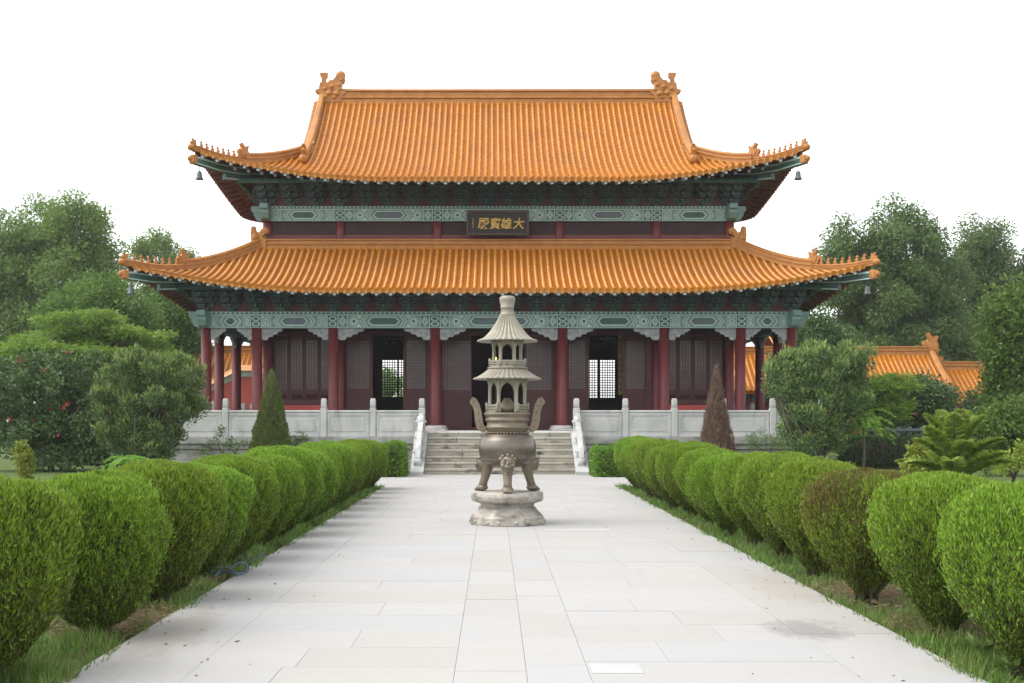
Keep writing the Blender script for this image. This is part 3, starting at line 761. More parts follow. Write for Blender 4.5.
# beam heads crossing at the two front corners
for (hx, yf, z0, z1) in ((HX, YF, ZB0, ZB1), (HX2, YC-HY2, 8.51, 9.03)):
    for sx in (-1, 1):
        mb = MB(); H = z1-z0
        mb.prism([(0, 0), (.18, .10*H), (.28, .45*H), (.28, H*.62), (.36, H*.7), (.36, H), (0, H)], (sx*(hx+.19), yf, z0), V3((sx, 0, 0)), V3((0, 0, 1)), .14)
        mb.box(sx*(hx)-.19, sx*hx+.19, yf-.215, yf-.183, z0+.03, z1+.0, 1); mb.box(sx*hx-.10, sx*hx-.05, yf-.225, yf-.216, z0+.08, z1-.05, 2); mb.box(sx*hx+.05, sx*hx+.10, yf-.225, yf-.216, z0+.08, z1-.05, 2)
        for q in (.28, .5, .72): mb.box(sx*hx-.049, sx*hx+.049, yf-.224, yf-.216, z0+H*q-.02, z0+H*q+.02, 2)
        mb.prism([(0, 0), (.26, .10*H), (.40, .45*H), (.40, H*.62), (.5, H*.7), (.5, H), (0, H)], (sx*hx, yf-.22, z0), V3((0, -1, 0)), V3((0, 0, 1)), .14)
        mb.build('beam_head', [M['teal'], M['teal'], M['pale_line']], hall, HO)
# ------ columns
def column(name, x, y, z0, z1, r, base=True, mat='red'):
    mb = MB(); mb.lathe([(r*1.02, 0), (r*1.02, .02), (r, .3), (r*.97, z1-z0)], 20, (x, y, z0), 0)
    c = mb.build(name, M[mat], hall, (0, 0, 0))
    me = c.data
    for v in me.vertices: v.co -= V3((x, y, z0))
    c.location = V3((x, y, z0))-HO
    if base:
        mb = MB(); mb.box(-.36, .36, -.36, .36, .001, .05, 0, .01); mb.lathe([(.33, .05), (.34, .09), (.30, .15), (.23, .17), (.17, .17)], 20)
        b = mb.build('column_base', M['steptop'], c, (0, 0, 0))
    return c
c0 = column('column', BAYX[0], YF, ZP, ZB0, .172); b0 = [o for o in bpy.data.objects if o.parent == c0][0]
def col_copy(x, y):
    c = place_copy(c0, V3((x, y, ZP))-HO, random.uniform(0, 6), hall); place_copy(b0, (0, 0, 0), 0, c).rotation_euler = (0, 0, -c.rotation_euler.z); return c
for x in BAYX[1:]: col_copy(x, YF)
for y in BAYY[1:]:
    for sx in (-1, 1): col_copy(sx*HX, YC+y)
for x in BAYX[1:-1]: col_copy(x, YC+HY)
ci0 = column('wall_column', BAYX[1], YC-HY2, ZP, 5.6, .165); bi0 = [o for o in bpy.data.objects if o.parent == ci0][0]
for x in BAYX[2:-1]:
    c = place_copy(ci0, V3((x, YC-HY2, ZP))-HO, 0, hall); place_copy(bi0, (0, 0, 0), 0, c)
cu0 = column('upper_column', BAYX[1], YC-HY2, 7.8, 8.51, .17, False)
for x in BAYX[2:-1]: place_copy(cu0, V3((x, YC-HY2, 7.8))-HO, 0, hall)
# ------ upper storey front: beams, lattice band, sill
for i in range(1, 6):
    x0, x1 = BAYX[i], BAYX[i+1]
    beam(x1-x0, 8.51, 9.03, .18, ['teal_dark', 'slate_blue', 'teal_dark', 'slate_blue', 'teal_dark'][i-1], (x0, YC-HY2), 'x', -1)
for j in range(1, 4):
    for sx in (-1, 1): beam(BAYY[j+1]-BAYY[j]-(.36 if j == 1 else 0), 8.51, 9.03, .18, CART[j], (sx*HX2, YC+BAYY[j]+(.36 if j == 1 else 0)), 'y', sx)
yw = YC-HY2
for i in range(1, 6):
    x0, x1 = BAYX[i]+.17, BAYX[i+1]-.17
    mb = MB(); mb.box(x0, x1, yw-.02, yw+.02, 8.06, 8.51, 0)
    n = int((x1-x0)/.085)
    for k in range(1, n): xx = x0+(x1-x0)*k/n; mb.box(xx-.012, xx+.012, yw-.045, yw-.022, 8.08, 8.50, 1)
    for k in range(1, 6): zz = 8.06+.45*k/6; mb.box(x0, x1, yw-.05, yw-.046, zz-.010, zz+.010, 1)
    mb.build('clerestory_lattice', [M['dark'], M['maroon']], hall, HO)
mb = MB(); mb.box(-HX2+.1, HX2-.1, yw-.10, yw+.1, 7.5, 8.058, 0, .01)
for sx in (-1, 1): mb.box(sx*HX2-.1, sx*HX2+.1, YC-HY2+.12, YC+HY2, 7.3, 8.51, 0)
mb.box(-HX2+.12, HX2-.12, YC+HY2-.1, YC+HY2+.1, 7.3, 9.4, 0)
mb.build('upper_wall', M['red'], hall, HO)
# panels behind the brackets, ceilings
for (hx, hy, z0, z1) in ((HX, HY, ZB1, 6.12), (HX2, HY2, 9.03, 10.1)):
    mb = MB(); mb.box(-hx, hx, YC-hy-.04, YC-hy+.04, z0+.002, z1); mb.box(-hx, hx, YC+hy-.04, YC+hy+.04, z0+.002, z1)
    for sx in (-1, 1): mb.box(sx*hx-.04, sx*hx+.04, YC-hy+.05, YC+hy-.05, z0+.002, z1)
    mb.build('bracket_panel', M['brk_red'], hall, HO)
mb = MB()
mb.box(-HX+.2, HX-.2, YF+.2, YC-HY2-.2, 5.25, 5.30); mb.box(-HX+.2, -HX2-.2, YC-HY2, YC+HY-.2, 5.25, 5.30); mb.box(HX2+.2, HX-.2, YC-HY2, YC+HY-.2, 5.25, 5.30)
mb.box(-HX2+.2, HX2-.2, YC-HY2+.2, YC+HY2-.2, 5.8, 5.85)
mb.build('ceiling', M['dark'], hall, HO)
# ------ bracket sets
def bracket_mesh(tier_h):
    mb = MB()
    def taper(c, w, d, h, m):
        x, y, z = c; a, b = w/2, d/2; p, q = a*.72, b*.72
        vs = [(x-p, y-q, z), (x+p, y-q, z), (x+p, y+q, z), (x-p, y+q, z)]
        vs += [(x-a, y-b, z+h*.5), (x+a, y-b, z+h*.5), (x+a, y+b, z+h*.5), (x-a, y+b, z+h*.5), (x-a, y-b, z+h), (x+a, y-b, z+h), (x+a, y+b, z+h), (x-a, y+b, z+h)]
        mb.add(vs, [(3, 2, 1, 0), (8, 9, 10, 11)]+[(i, (i+1) % 4, 4+(i+1) % 4, 4+i) for i in range(4)]+[(4+i, 4+(i+1) % 4, 8+(i+1) % 4, 8+i) for i in range(4)], m)
    def arm(x0, x1, y, z, m):     # transverse arm with upswept ends
        L = x1-x0; pl = [(0, .07), (.10*L, .0), (.9*L, 0), (L, .07), (L, .12), (0, .12)]
        mb.prism(pl, (x0, y, z), V3((1, 0, 0)), V3((0, 0, 1)), .04, m)
        mb.add([(x0+.02, y-.045, z+.105), (x1-.02, y-.045, z+.105), (x1-.02, y-.045, z+.122), (x0+.02, y-.045, z+.122)], [(0, 1, 2, 3)], 2)
        mb.add([(x0+.12*L, y-.044, z+.002), (x1-.12*L, y-.044, z+.002), (x1-.12*L, y-.044, z+.016), (x0+.12*L, y-.044, z+.016)], [(0, 1, 2, 3)], 2)
        for xx in (x0+.06, (x0+x1)/2, x1-.06): taper((xx, y, z+.122), .12, .13, .07, 1-m)
    taper((0, 0, 0), .28, .28, .14, 0)
    step = .27
    for t in range(4):
        z = .12+t*tier_h; y = -step*t
        if t < 3:
            pl = [(-.14, 0), (.2+step*(t+1)-.06, 0), (.2+step*(t+1), .06), (.2+step*(t+1), .12), (-.14, .12)]
            mb.prism(pl, (0, .2, z), V3((0, -1, 0)), V3((0, 0, 1)), .043, t % 2)
            mb.add([(-.02, -step*(t+1)-.003, z+.02), (.02, -step*(t+1)-.003, z+.02), (.02, -step*(t+1)-.003, z+.115), (-.02, -step*(t+1)-.003, z+.115)], [(0, 1, 2, 3)], 2)
        for q in range(t+1):
            if t-q > 1: continue
            ln = .30 if t == q else .40
            arm(-ln, ln, -step*q, z+.002, (t+q) % 2)
        taper((0, y, z-.07+.19), .13, .13, .07, 0)
    return mb
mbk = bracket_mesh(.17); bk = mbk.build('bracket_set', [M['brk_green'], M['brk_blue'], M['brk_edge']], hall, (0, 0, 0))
first = True
def put_bracket(x, y, z, rz):
    global first
    if first: o = bk; first = False
    else: o = place_copy(bk, (0, 0, 0), 0, hall)
    o.location = V3((x, y, z))-HO; o.rotation_euler = (0, 0, rz)
def splits(b): 
    out = []
    for i in range(len(b)-1):
        n = int(round((b[i+1]-b[i])/.848)); out += [b[i]+(b[i+1]-b[i])*k/n for k in range(n)]
    return out+[b[-1]]
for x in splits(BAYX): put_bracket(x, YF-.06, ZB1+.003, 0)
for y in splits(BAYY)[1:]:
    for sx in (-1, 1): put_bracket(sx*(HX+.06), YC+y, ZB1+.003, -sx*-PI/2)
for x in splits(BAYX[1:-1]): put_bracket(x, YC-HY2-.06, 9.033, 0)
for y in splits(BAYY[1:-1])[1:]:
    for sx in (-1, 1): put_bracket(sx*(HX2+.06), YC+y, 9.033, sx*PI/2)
# eave purlins carried by the brackets
for (hx, hy, z) in ((HX, HY, ZB1+.74), (HX2, HY2, 9.77)):
    mb = MB(); o = .86
    mb.tube([(-hx-o, YC-hy-o, z), (hx+o, YC-hy-o, z)], .085, 8); mb.tube([(-hx-o, YC+hy+o, z), (hx+o, YC+hy+o, z)], .085, 8)
    for sx in (-1, 1): mb.tube([(sx*(hx+o), YC-hy-o, z-.003), (sx*(hx+o), YC+hy+o, z-.003)], .085, 8)
    mb.build('eave_purlin', M['teal_dark'], hall, HO)

# ------ front wall: doors and windows
def lattice_mesh(w, h, cell=.086, bar=.023, th=.02):
    mb = MB(); nx = max(2, int(round(w/cell))); nz = max(3, int(round(h/cell)))
    for i in range(1, nx): x = -w/2+w*i/nx; mb.box(x-bar/2, x+bar/2, -th, 0, 0, h)
    for i in range(1, nz): z = h*i/nz; mb.box(-w/2, w/2, -th-.003, -.002, z-bar/2, z+bar/2)
    return mb
LAT = {}
def leaf(name, xc, y, w, zb, zt, lat0, lat1, rz=0.0, hinge=None, pane=True, parent=hall):
    """door or window leaf: frame with lattice above and framed panel below; origin at its centre bottom"""
    loc = V3((xc, y, zb)); st = .07
    mb = MB(); H = zt-zb; a0, a1 = lat0-zb, lat1-zb
    mb.box(-w/2, -w/2+st, -.035, .035, 0, H, 0, .006); mb.box(w/2-st, w/2, -.035, .035, 0, H, 0, .006)
    for (z0, z1) in ((a0-.07, a0), (a1, a1+.07), (0.001, .10), (a0-.30, a0-.25), (H-.06, H-.001)):
        if z1 > z0 and z1 <= H+.001: mb.box(-w/2+st, w/2-st, -.033, .033, z0, z1, 0)
    if a0 > .35:
        mb.box(-w/2+st, w/2-st, -.012, .012, .10, a0-.07, 0); mb.box(-w/2+st+.06, w/2-st-.06, -.028, -.013, .17, a0-.37, 0, .008)
    if H-a1 > .15: mb.box(-w/2+st, w/2-st, -.012, .012, a1+.07, H-.06, 0)
    d = mb.build(name, M['maroon'], parent, (0, 0, 0)); d.location = loc-HO; d.rotation_euler = (0, 0, rz)
    key = (round(w, 3), round(a1-a0, 3))
    lw, lh = w-2*st, a1-a0
    if key not in LAT:
        l = lattice_mesh(lw, lh).build('lattice', M['maroon'], d, (0, 0, 0)); LAT[key] = l
    else: l = place_copy(LAT[key], (0, 0, 0), 0, d)
    l.location = (0, 0, a0); l.rotation_euler = (0, 0, 0)
    if pane:
        mb = MB(); mb.box(-lw/2, lw/2, .004, .010, a0, a1); mb.build('pane', M['pane'], d, (0, 0, 0)).location = (0, 0, 0)
    return d
yd = YC-HY2; LT0, LT1 = 2.70, 4.36
ZD = ZP+.10
def px2x(px): return PX(px, yd)
# centre bay: two shut leaves either side of the open middle
for (a, b) in ((440.5, 472), (524.5, 553)): leaf('door_leaf', (px2x(a)+px2x(b))/2, yd, px2x(b)-px2x(a), ZD, 4.55, LT0-.05, LT1)
for (a, b, c, d) in ((346, 371, 405, 427), (567, 587, 624.5, 646)):
    leaf('door_leaf', (px2x(a)+px2x(b))/2, yd, px2x(b)-px2x(a), ZD, 4.55, LT0, LT1)
    leaf('door_leaf', (px2x(c)+px2x(d))/2, yd, px2x(d)-px2x(c), ZD, 4.55, LT0, LT1)
# window bays: four lattice leaves over a red dado
for sx in (-1, 1):
    xa, xb = (BAYX[1]+.17, BAYX[2]-.17) if sx < 0 else (BAYX[5]+.17, BAYX[6]-.17)
    w = (xb-xa-.10)/4
    for k in range(4): leaf('window_leaf', xa+.05+w*(k+.5), yd, w-.012, 2.32, 4.55, LT0-.02, LT1)
    mb = MB(); mb.box(xa, xb, yd-.14, yd+.14, ZP, 2.12, 0); mb.build('dado_wall', M['redwall'], hall, HO)
    mb = MB(); mb.box(xa, xb, yd-.17, yd+.17, 2.123, 2.318, 0, .02); mb.build('window_sill', M['maroon'], hall, HO)
# lintels, jambs, thresholds, transoms above
mb = MB()
mb.box(-HX2+.17, HX2-.17, yd-.09, yd+.09, 4.56, 4.70, 0, .01); mb.box(-HX2+.17, HX2-.17, yd-.03, yd+.03, 4.703, 5.6, 1)
for (x0, x1) in ((BAYX[2], BAYX[3]), (BAYX[3], BAYX[4]), (BAYX[4], BAYX[5])): mb.box(x0+.17, x1-.17, yd-.08, yd+.08, ZP+.001, ZD-.003, 0, .01)
for px_ in (371.8, 404.2, 587.8, 623.7):
    x = px2x(px_); mb.box(x-.035, x+.035, yd-.06, yd+.06, ZD, 4.558, 0)
for (a, b) in ((BAYX[2]+.17, px2x(346)-.002), (px2x(427)+.002, BAYX[3]-.17), (BAYX[3]+.17, px2x(440.5)-.002), (px2x(553)+.002, BAYX[4]-.17), (BAYX[4]+.17, px2x(567)-.002), (px2x(646)+.002, BAYX[5]-.17)):
    if b-a > .02: mb.box(a, b, yd-.06, yd+.06, ZD, 4.558, 0)
mb.build('door_frame', [M['maroon'], M['dark']], hall, HO)
# side and rear walls
mb = MB()
yb = YC+HY2
for sx in (-1, 1): mb = MB(); mb.box(sx*HX2-.15, sx*HX2+.15, yd+.18, YC+HY2+.15, ZP, 5.8, 0); mb.build('side_wall', M['maroon'], hall, HO)
for (x0, x1) in ((BAYX[1]+.152, BAYX[2]), (BAYX[3], BAYX[4]), (BAYX[5], BAYX[6]-.152)): mb = MB(); mb.box(x0, x1, yb-.12, yb+.12, ZP, 5.8, 0); mb.build('rear_wall', M['maroon'], hall, HO)
# rear lattice doors, see-through to the garden
def sx_at(px, d): return PX(px, d)
for (prs, lo, hi, zlo, zhi) in ((((382.5, 397.2), (399.0, 412)), BAYX[2], BAYX[3], 2.58, 4.16), (((579, 597.3), (600.2, 614.8)), BAYX[4], BAYX[5], 2.55, 4.16)):
    mb = MB(); xs = [lo]
    for (a, b) in prs: xs += [sx_at(a, yb), sx_at(b, yb)]
    xs.append(hi)
    for k in range(0, len(xs), 2): mb.box(xs[k], xs[k+1], yb-.05, yb+.05, ZP, 5.8, 0)
    for (a, b) in prs: mb.box(sx_at(a, yb), sx_at(b, yb), yb-.048, yb+.048, ZP, zlo, 0); mb.box(sx_at(a, yb), sx_at(b, yb), yb-.048, yb+.048, zhi, 4.86, 0); mb.box(sx_at(a, yb), sx_at(b, yb), yb-.047, yb+.047, 5.10, 5.8, 0)
    mb.build('rear_door', M['dark'], hall, HO)
    for (a, b) in prs:
        w = sx_at(b, yb)-sx_at(a, yb); l = lattice_mesh(w, zhi-zlo, .105, .034).build('rear_lattice', M['dark'], hall, (0, 0, 0)); l.location = V3(((sx_at(a, yb)+sx_at(b, yb))/2, yb, zlo))-HO
        mb = MB(); x0 = sx_at(a, yb)
        mb.box(x0, x0+w, yb-.02, yb+.02, 4.862, 4.90, 0)
        for k in range(5): mb.sphere((x0+w*(k+.5)/5, yb, 4.98+.05*math.sin(k*2.3)), .085, 8, 5, 0, (1.1, .3, .95))
        mb.build('rear_fretwork', M['dark'], hall, HO)
# floor inside, altar, banner, small lamp
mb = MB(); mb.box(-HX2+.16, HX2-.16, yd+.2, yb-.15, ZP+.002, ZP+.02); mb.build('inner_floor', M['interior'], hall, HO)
altar = thing('altar_table', 'dark altar table with carved apron standing inside the hall behind the open centre doors', 'altar', (0, 42.6, ZP+.02))
mb = MB(); mb.box(-1.3, 1.3, 42.2, 43.0, ZP+1.0, ZP+1.08, 0, .02); mb.build('table_top', M['maroon'], altar)
mb = MB(); mb.box(-1.2, 1.2, 42.25, 42.30, ZP+.75, ZP+.998, 0, .02); mb.build('apron', M['maroon'], altar)
for sx in (-1, 1):
    for yy in (42.28, 42.92):
        mb = MB(); mb.box(sx*1.15-.05, sx*1.15+.05, yy+(.03 if yy < 42.5 else 0)-.0, yy+(.03 if yy < 42.5 else 0)+.08, ZP+.02, ZP+.998, 0, .01); mb.build('leg', M['maroon'], altar)
xl = PX(495.5, 42.4); zl = ZP+1.08
lamp = thing('altar_lamp', 'small brass oil lamp glowing orange on the dark altar table', 'lamp', (xl, 42.4, zl))
mb = MB(); mb.lathe([(.09, 0), (.09, .02), (.03, .05), (.025, 1.5), (.06, 1.55), (.10, 1.60), (.09, 1.63), (.0001, 1.62)], 12, (xl, 42.4, zl)); mb.build('stand', M['gold'], lamp)
mb = MB(); mb.sphere((xl, 42.4, zl+1.68), .045, 8, 6, 0, (1, 1, 1.4)); mb.build('flame', M['flame'], lamp)
xb_ = PX(620.6, yd+.6); w_ = .17
ban = thing('scripture_banner', 'tall narrow ochre couplet board hanging just inside the doorway', 'banner', (xb_, yd+.6, 2.2))
mb = MB(); mb.box(xb_-w_/2, xb_+w_/2, yd+.58, yd+.60, 2.50, 4.62, 0, .005); mb.build('board', M['yellow_cloth'], ban)
mb = MB()
for k in range(9):          # illegible brushed characters, a cluster of strokes each
    zc = 4.40-k*.215
    for q in range(5):
        if q % 2: mb.box(xb_-.045+random.uniform(0, .02), xb_+.045-random.uniform(0, .02), yd+.572, yd+.578, zc-.06+q*.03, zc-.047+q*.03)
        else: x = xb_-.03+q*.016; mb.box(x-.007, x+.007, yd+.574, yd+.579, zc-.07, zc+.06)
mb.build('lettering', M['dark'], ban)

# ------ name board over the centre bay
yp = YC-HY2-.62; zpl = 8.03
plq = thing('name_board', 'dark board with four large gilt characters hung under the upper eaves', 'sign', (PX(497.5, yp), yp, zpl))
X = V3((1, 0, 0)); tilt = R(14); UP = V3((0, -math.sin(tilt), math.cos(tilt))); OUT = V3((0, -math.cos(tilt), -math.sin(tilt)))
xc = PX(497.8, yp); zb_ = PZ(234.6, yp); zt_ = PZ(210.8, yp); hh = (zt_-zb_)/2/math.cos(tilt); ww = (PX(529, yp)-PX(466.5, yp))/2; cc = V3((xc, yp, (zb_+zt_)/2))
mb = MB(); mb.obox(cc, X, UP, OUT, ww-.07, hh-.07, .02); mb.build('board', M['plaque'], plq)
mb = MB()
for (dx, dy, a, b) in ((0, hh-.035, ww, .035), (0, -hh+.035, ww, .035), (-ww+.035, 0, .035, hh-.071), (ww-.035, 0, .035, hh-.071)): mb.obox(cc+X*dx+UP*dy+OUT*.015, X, UP, OUT, a, b, .045, 0, .015)
mb.build('frame', M['plaque_rim'], plq)
for (ch, px_) in (('殿', 483.5), ('寶', 495.2), ('雄', 506.2), ('大', 518.6)):
    cu = bpy.data.curves.new('glyph', 'FONT'); cu.body = ch; cu.size = .40; cu.extrude = .004; cu.offset = .006; cu.shear = .12; cu.resolution_u = 3
    tmp = bpy.data.objects.new('glyph', cu); COL.objects.link(tmp)
    bpy.context.view_layer.update()
    me = bpy.data.meshes.new_from_object(tmp.evaluated_get(bpy.context.evaluated_depsgraph_get()))
    bpy.data.objects.remove(tmp)
    xs = [v.co.x for v in me.vertices]; ys = [v.co.y for v in me.vertices]
    cx_, cy_ = (min(xs)+max(xs))/2, (min(ys)+max(ys))/2
    off = cc + X*(PX(px_, yp)-xc) + UP*(-.02) + OUT*.028
    for v in me.vertices:
        p = off + X*((v.co.x-cx_)*.98) + UP*(v.co.y-cy_) + OUT*v.co.z; v.co = p - plq.location
    me.materials.clear(); me.materials.append(M['gold'])
    o = bpy.data.objects.new('gilt_character', me); COL.objects.link(o); o.parent = plq
mb = MB()
for k in range(5): mb.obox(cc+X*(PX(472.8+.5*(k % 2), yp)-xc)+UP*(.13-.07*k)+OUT*.024, X, UP, OUT, .022-.008*(k % 2), .012+.01*(k % 2), .004)
mb.build('small_inscription', M['gold'], plq)
# ------ wind bells
for (rf, sg, lab) in ((upp, -1, 'small bronze wind bell under the upper eave tip above the flowering bush side'), (upp, 1, 'small bronze wind bell under the upper eave tip above the dead cone tree side'),
                      (low, -1, 'small bronze wind bell under the lower eave tip above the flowering bush side'), (low, 1, 'small bronze wind bell under the lower eave tip above the dead cone tree side')):
    p = rf.P('F', sg*(rf.E('F')-.12), .12, -.42)
    b = thing('wind_bell', lab, 'bell', p-V3((0, 0, .55)), 0, 'wind bells under the eave tips')
    mb = MB(); mb.tube([p+V3((0, 0, .12)), p-V3((0, 0, .20))], .012, 6); mb.build('hanger', M['bell'], b)
    mb = MB(); mb.lathe([(.125, -.47), (.12, -.43), (.092, -.37), (.085, -.29), (.073, -.23), (.04, -.19), (.015, -.185)], 14, p); mb.build('bell_body', M['bell'], b)
# ------------------------------------------------------------------ terrace, stairs, balustrades
YT = 33.40; XT = 10.2; YR = 2*YC - YT
ter = thing('stone_terrace', 'grey weathered stone terrace with dark stains carrying the temple hall', 'terrace', (0, YC, 0))
mb = MB(); mb.box(-XT+.14, XT-.14, YT+.28, YR-.28, .9, ZP); mb.build('terrace_floor', M['steptop'], ter)
mb = MB()
def course(z0, z1, out, n):
    xs = [-XT-out]+sorted(-XT+2*XT*(k+random.uniform(-.2, .2))/n for k in range(1, n))+[XT+out]
    for k in range(n): mb.box(xs[k]+.003, xs[k+1]-.003, YT-out, YT+.6, z0+.003, z1-.003, 0, .008)
    for sx in (-1, 1):
        ys = [YT+.601+(YR-YT-.6)*k/12 for k in range(13)]
        for k in range(12): mb.box(sx*(XT+out)-(.6 if sx > 0 else 0), sx*(XT+out)+(.6 if sx < 0 else 0), ys[k]+.003, ys[k+1]-.003, z0+.003, z1-.003, 0, .008)
course(-.05, .20, .16, 15); course(.20, .36, .06, 17); course(.36, .70, -.02, 15); course(.70, .86, .05, 16); course(.86, 1.08, .12, 13)
mb.box(-XT+.1, XT-.1, YT+.1, YR-.1, 0, .9)
mb.build('terrace_wall', M['stone'], ter)
st = thing('stone_staircase', 'worn seven step stone staircase with patched risers leading up to the hall', 'stairs', (0, 32.3, 0))
NS = 7; rh = ZP/NS
for k in range(NS):
    mb = MB(); y0 = 31.42+.325*k; z0, z1 = rh*k, rh*(k+1)
    n = random.choice((3, 4, 5)); xs = [-2.2]+sorted(-2.2+4.4*(j+random.uniform(-.25, .25))/n for j in range(1, n))+[2.2]
    for j in range(n):
        dz = random.uniform(-.005, .004); dy = random.uniform(-.008, .008)
        mb.box(xs[j]+.004, xs[j+1]-.004, y0-.02+dy, y0+.40 if k < NS-1 else YT+.27, z1-.07+.001, z1+dz, 0 if k < NS-1 else 1, .012)
        mb.box(xs[j]+.003, xs[j+1]-.003, y0+dy, y0+.36 if k < NS-1 else YT+.25, z0+.004, z1-.073, 0, .006)
    for j in range(random.choice((2, 3, 4))):       # broken mortar and patched edges
        xx = random.uniform(-2.1, 1.8); w_ = random.uniform(.06, .38); zz = random.uniform(.02, rh-.12)
        mb.box(xx, xx+w_, y0-.0265, y0+.05, z0+zz, z0+zz+random.uniform(.02, .055), 2)
        if random.random() < .6: mb.box(xx+w_*.4, xx+w_*.4+.025, y0-.0262, y0+.05, z0+.01, z0+rh-.02, 2)
    mb.build('step', [M['step'], M['steptop'], M['mortar']], st)
XS = 2.39
def post_mesh(mb, x, y, z0, z1, w=.095):
    mb.box(x-w, x+w, y-w, y+w, z0, z1-.30, 0, .012)
    mb.box(x-w*.8, x+w*.8, y-w*.8, y+w*.8, z1-.297, z1-.262, 0, .006)
    mb.box(x-w*.98, x+w*.98, y-w*.98, y+w*.98, z1-.26, z1-.235, 0, .008)
    mb.box(x-w*.86, x+w*.86, y-w*.86, y+w*.86, z1-.232, z1-.03, 0, .02); mb.box(x-w*.70, x+w*.70, y-w*.70, y+w*.70, z1-.03, z1, 0, .015)
for sx in (-1, 1):
    x = sx*XS
    mb = MB(); mb.prism([(31.1, 0), (YT-.01, 0), (YT-.01, ZP-.02), (YT-.25, ZP+.0), (31.3, .20), (31.1, .10)], (x, 0, 0), V3((0, 1, 0)), V3((0, 0, 1)), .19)
    mb.build('side_slope', M['marble'], st)
    mb = MB(); post_mesh(mb, x, YT-.05, ZP-.02, 2.27); mb.build('newel_post', M['marble'], st)
    mb = MB(); mb.prism([(YT-.15, ZP+.0), (YT-.15, 1.80), (YT-.42, 1.78), (YT-.55, 1.55), (YT-1.0, 1.28), (YT-1.25, 1.18), (YT-1.45, .95), (YT-1.75, .78), (YT-1.95, .52), (YT-2.02, .25), (31.38, .24)], (x, 0, 0), V3((0, 1, 0)), V3((0, 0, 1)), .075)
    for (yy, zz, r) in ((YT-.40, 1.55, .17), (YT-1.0, 1.08, .15), (YT-1.62, .68, .17), (YT-1.9, .36, .13)):
        b = len(mb.v); mb.lathe([(r*.75, -.11), (r, -.10), (r, .10), (r*.75, .11)], 14)
        for i in range(b, len(mb.v)): p = mb.v[i]; mb.v[i] = (x+p[2], yy+p[0], zz+p[1])
        mb.sphere((x+.0, yy, zz), r*.5, 8, 6, 0, (2.1 if r > .14 else 1.6, 1, 1))
    mb.build('stair_balustrade', M['marble'], st)
def balustrade(label, pts, zb=1.08):
    """posts and slab panels along pts (world xy)"""
    p0 = pts[0]; t = thing('marble_balustrade', label, 'balustrade', (p0[0], p0[1], zb), 0, 'balustrades round the terrace')
    for (x, y) in pts:
        mb = MB(); post_mesh(mb, x, y, zb, 2.27); mb.build('post', M['marble'], t)
    for (a, b) in zip(pts[:-1], pts[1:]):
        A = V3((a[0], a[1], 0)); B = V3((b[0], b[1], 0)); d = (B-A).normalized(); L = (B-A).length-.19; c = (A+B)/2; nrm = V3((d.y, -d.x, 0)); Z = V3((0, 0, 1))
        mb = MB()
        mb.obox(c+Z*(zb+.375), d, nrm, Z, L/2, .05, .374, 0, .01)
        mb.obox(c+Z*(zb+.785), d, nrm, Z, L/2, .085, .035, 0, .02)
        for s2 in (-1, 1):
            o = c+nrm*(s2*.052)
            for (dz, hx, hz) in ((.70, L/2-.02, .05), (.04, L/2-.02, .04)): mb.obox(o+Z*(zb+dz), d, nrm, Z, hx, .014, hz, 0, .006)
            for e in (-1, 1): mb.obox(o+d*(e*(L/2-.05))+Z*(zb+.365), d, nrm, Z, .03, .014, .283, 0, .006)
            mb.obox(o+Z*(zb+.365), d, nrm, Z, L/2-.17, .010, .20, 0, .008)
            for e in (-1, 1): mb.obox(o+d*(e*(L/2-.11))+Z*(zb+.60), d, nrm, Z, .03, .012, .03, 0, .008)
        mb.build('panel', M['marble'], t)
    return t
yb_ = YT+.10; sp = (10.0-XS)/5
balustrade('grey marble balustrade along the terrace front behind the green cone tree', [(-XS-sp*k, yb_) for k in range(0, 6)])
balustrade('grey marble balustrade along the terrace front behind the dead brown cone tree', [(XS+sp*k, yb_) for k in range(0, 6)])
balustrade('grey marble balustrade running back beside the end columns on the flowering bush side', [(-10.0, yb_+1.5*k) for k in range(1, 12)])
balustrade('grey marble balustrade running back beside the end columns on the dead cone tree side', [(10.0, yb_+1.5*k) for k in range(1, 12)])

# ------------------------------------------------------------------ ground and paving
mb = MB()
gx = sorted(set([-150, -100, -60]+[-30+k*1.5 for k in range(41)]+[60, 100, 150])); gy = sorted(set([-40, -10]+[k*1.5 for k in range(0, 36)]+[70, 100, 130, 160]))
def gz(x, y):
    if abs(x) < 3.4 or 26 < y < 52 and abs(x) < 12: return -.02
    return -.02+.05*math.sin(x*1.3+y*.7)*math.sin(y*.9-x*.4)
vs = [(x, y, gz(x, y)) for y in gy for x in gx]; n = len(gx)
mb.add(vs, [(j*n+i, j*n+i+1, (j+1)*n+i+1, (j+1)*n+i) for j in range(len(gy)-1) for i in range(n-1)], 0, True)
struct('ground', mb, M['ground'])
PW = 2.8; YX0, YX1 = 25.9, 31.2
mb = MB(); mb.box(-PW, PW, -6, YX1+.2, -.06, .004); mb.box(-7.5, -PW-.002, YX0, YX1-1.4, -.06, .0035); mb.box(PW+.002, 7.5, YX0, YX1-1.4, -.06, .0035)
struct('path_bed', mb, M['joint'])
mb = MB(); mbn = MB()
def slab(x0, x1, y0, y1, tgt=None):
    z = .022+random.uniform(-.0012, .0012); g = .0014
    (tgt or mb).add([(x0+g, y0+g, z), (x1-g, y0+g, z), (x1-g, y1-g, z), (x0+g, y1-g, z), (x0+g, y0+g, -.0), (x1-g, y0+g, -.0), (x1-g, y1-g, -.0), (x0+g, y1-g, -.0)],
           [(0, 1, 2, 3), (4, 5, 1, 0), (5, 6, 2, 1), (6, 7, 3, 2), (7, 4, 0, 3)])
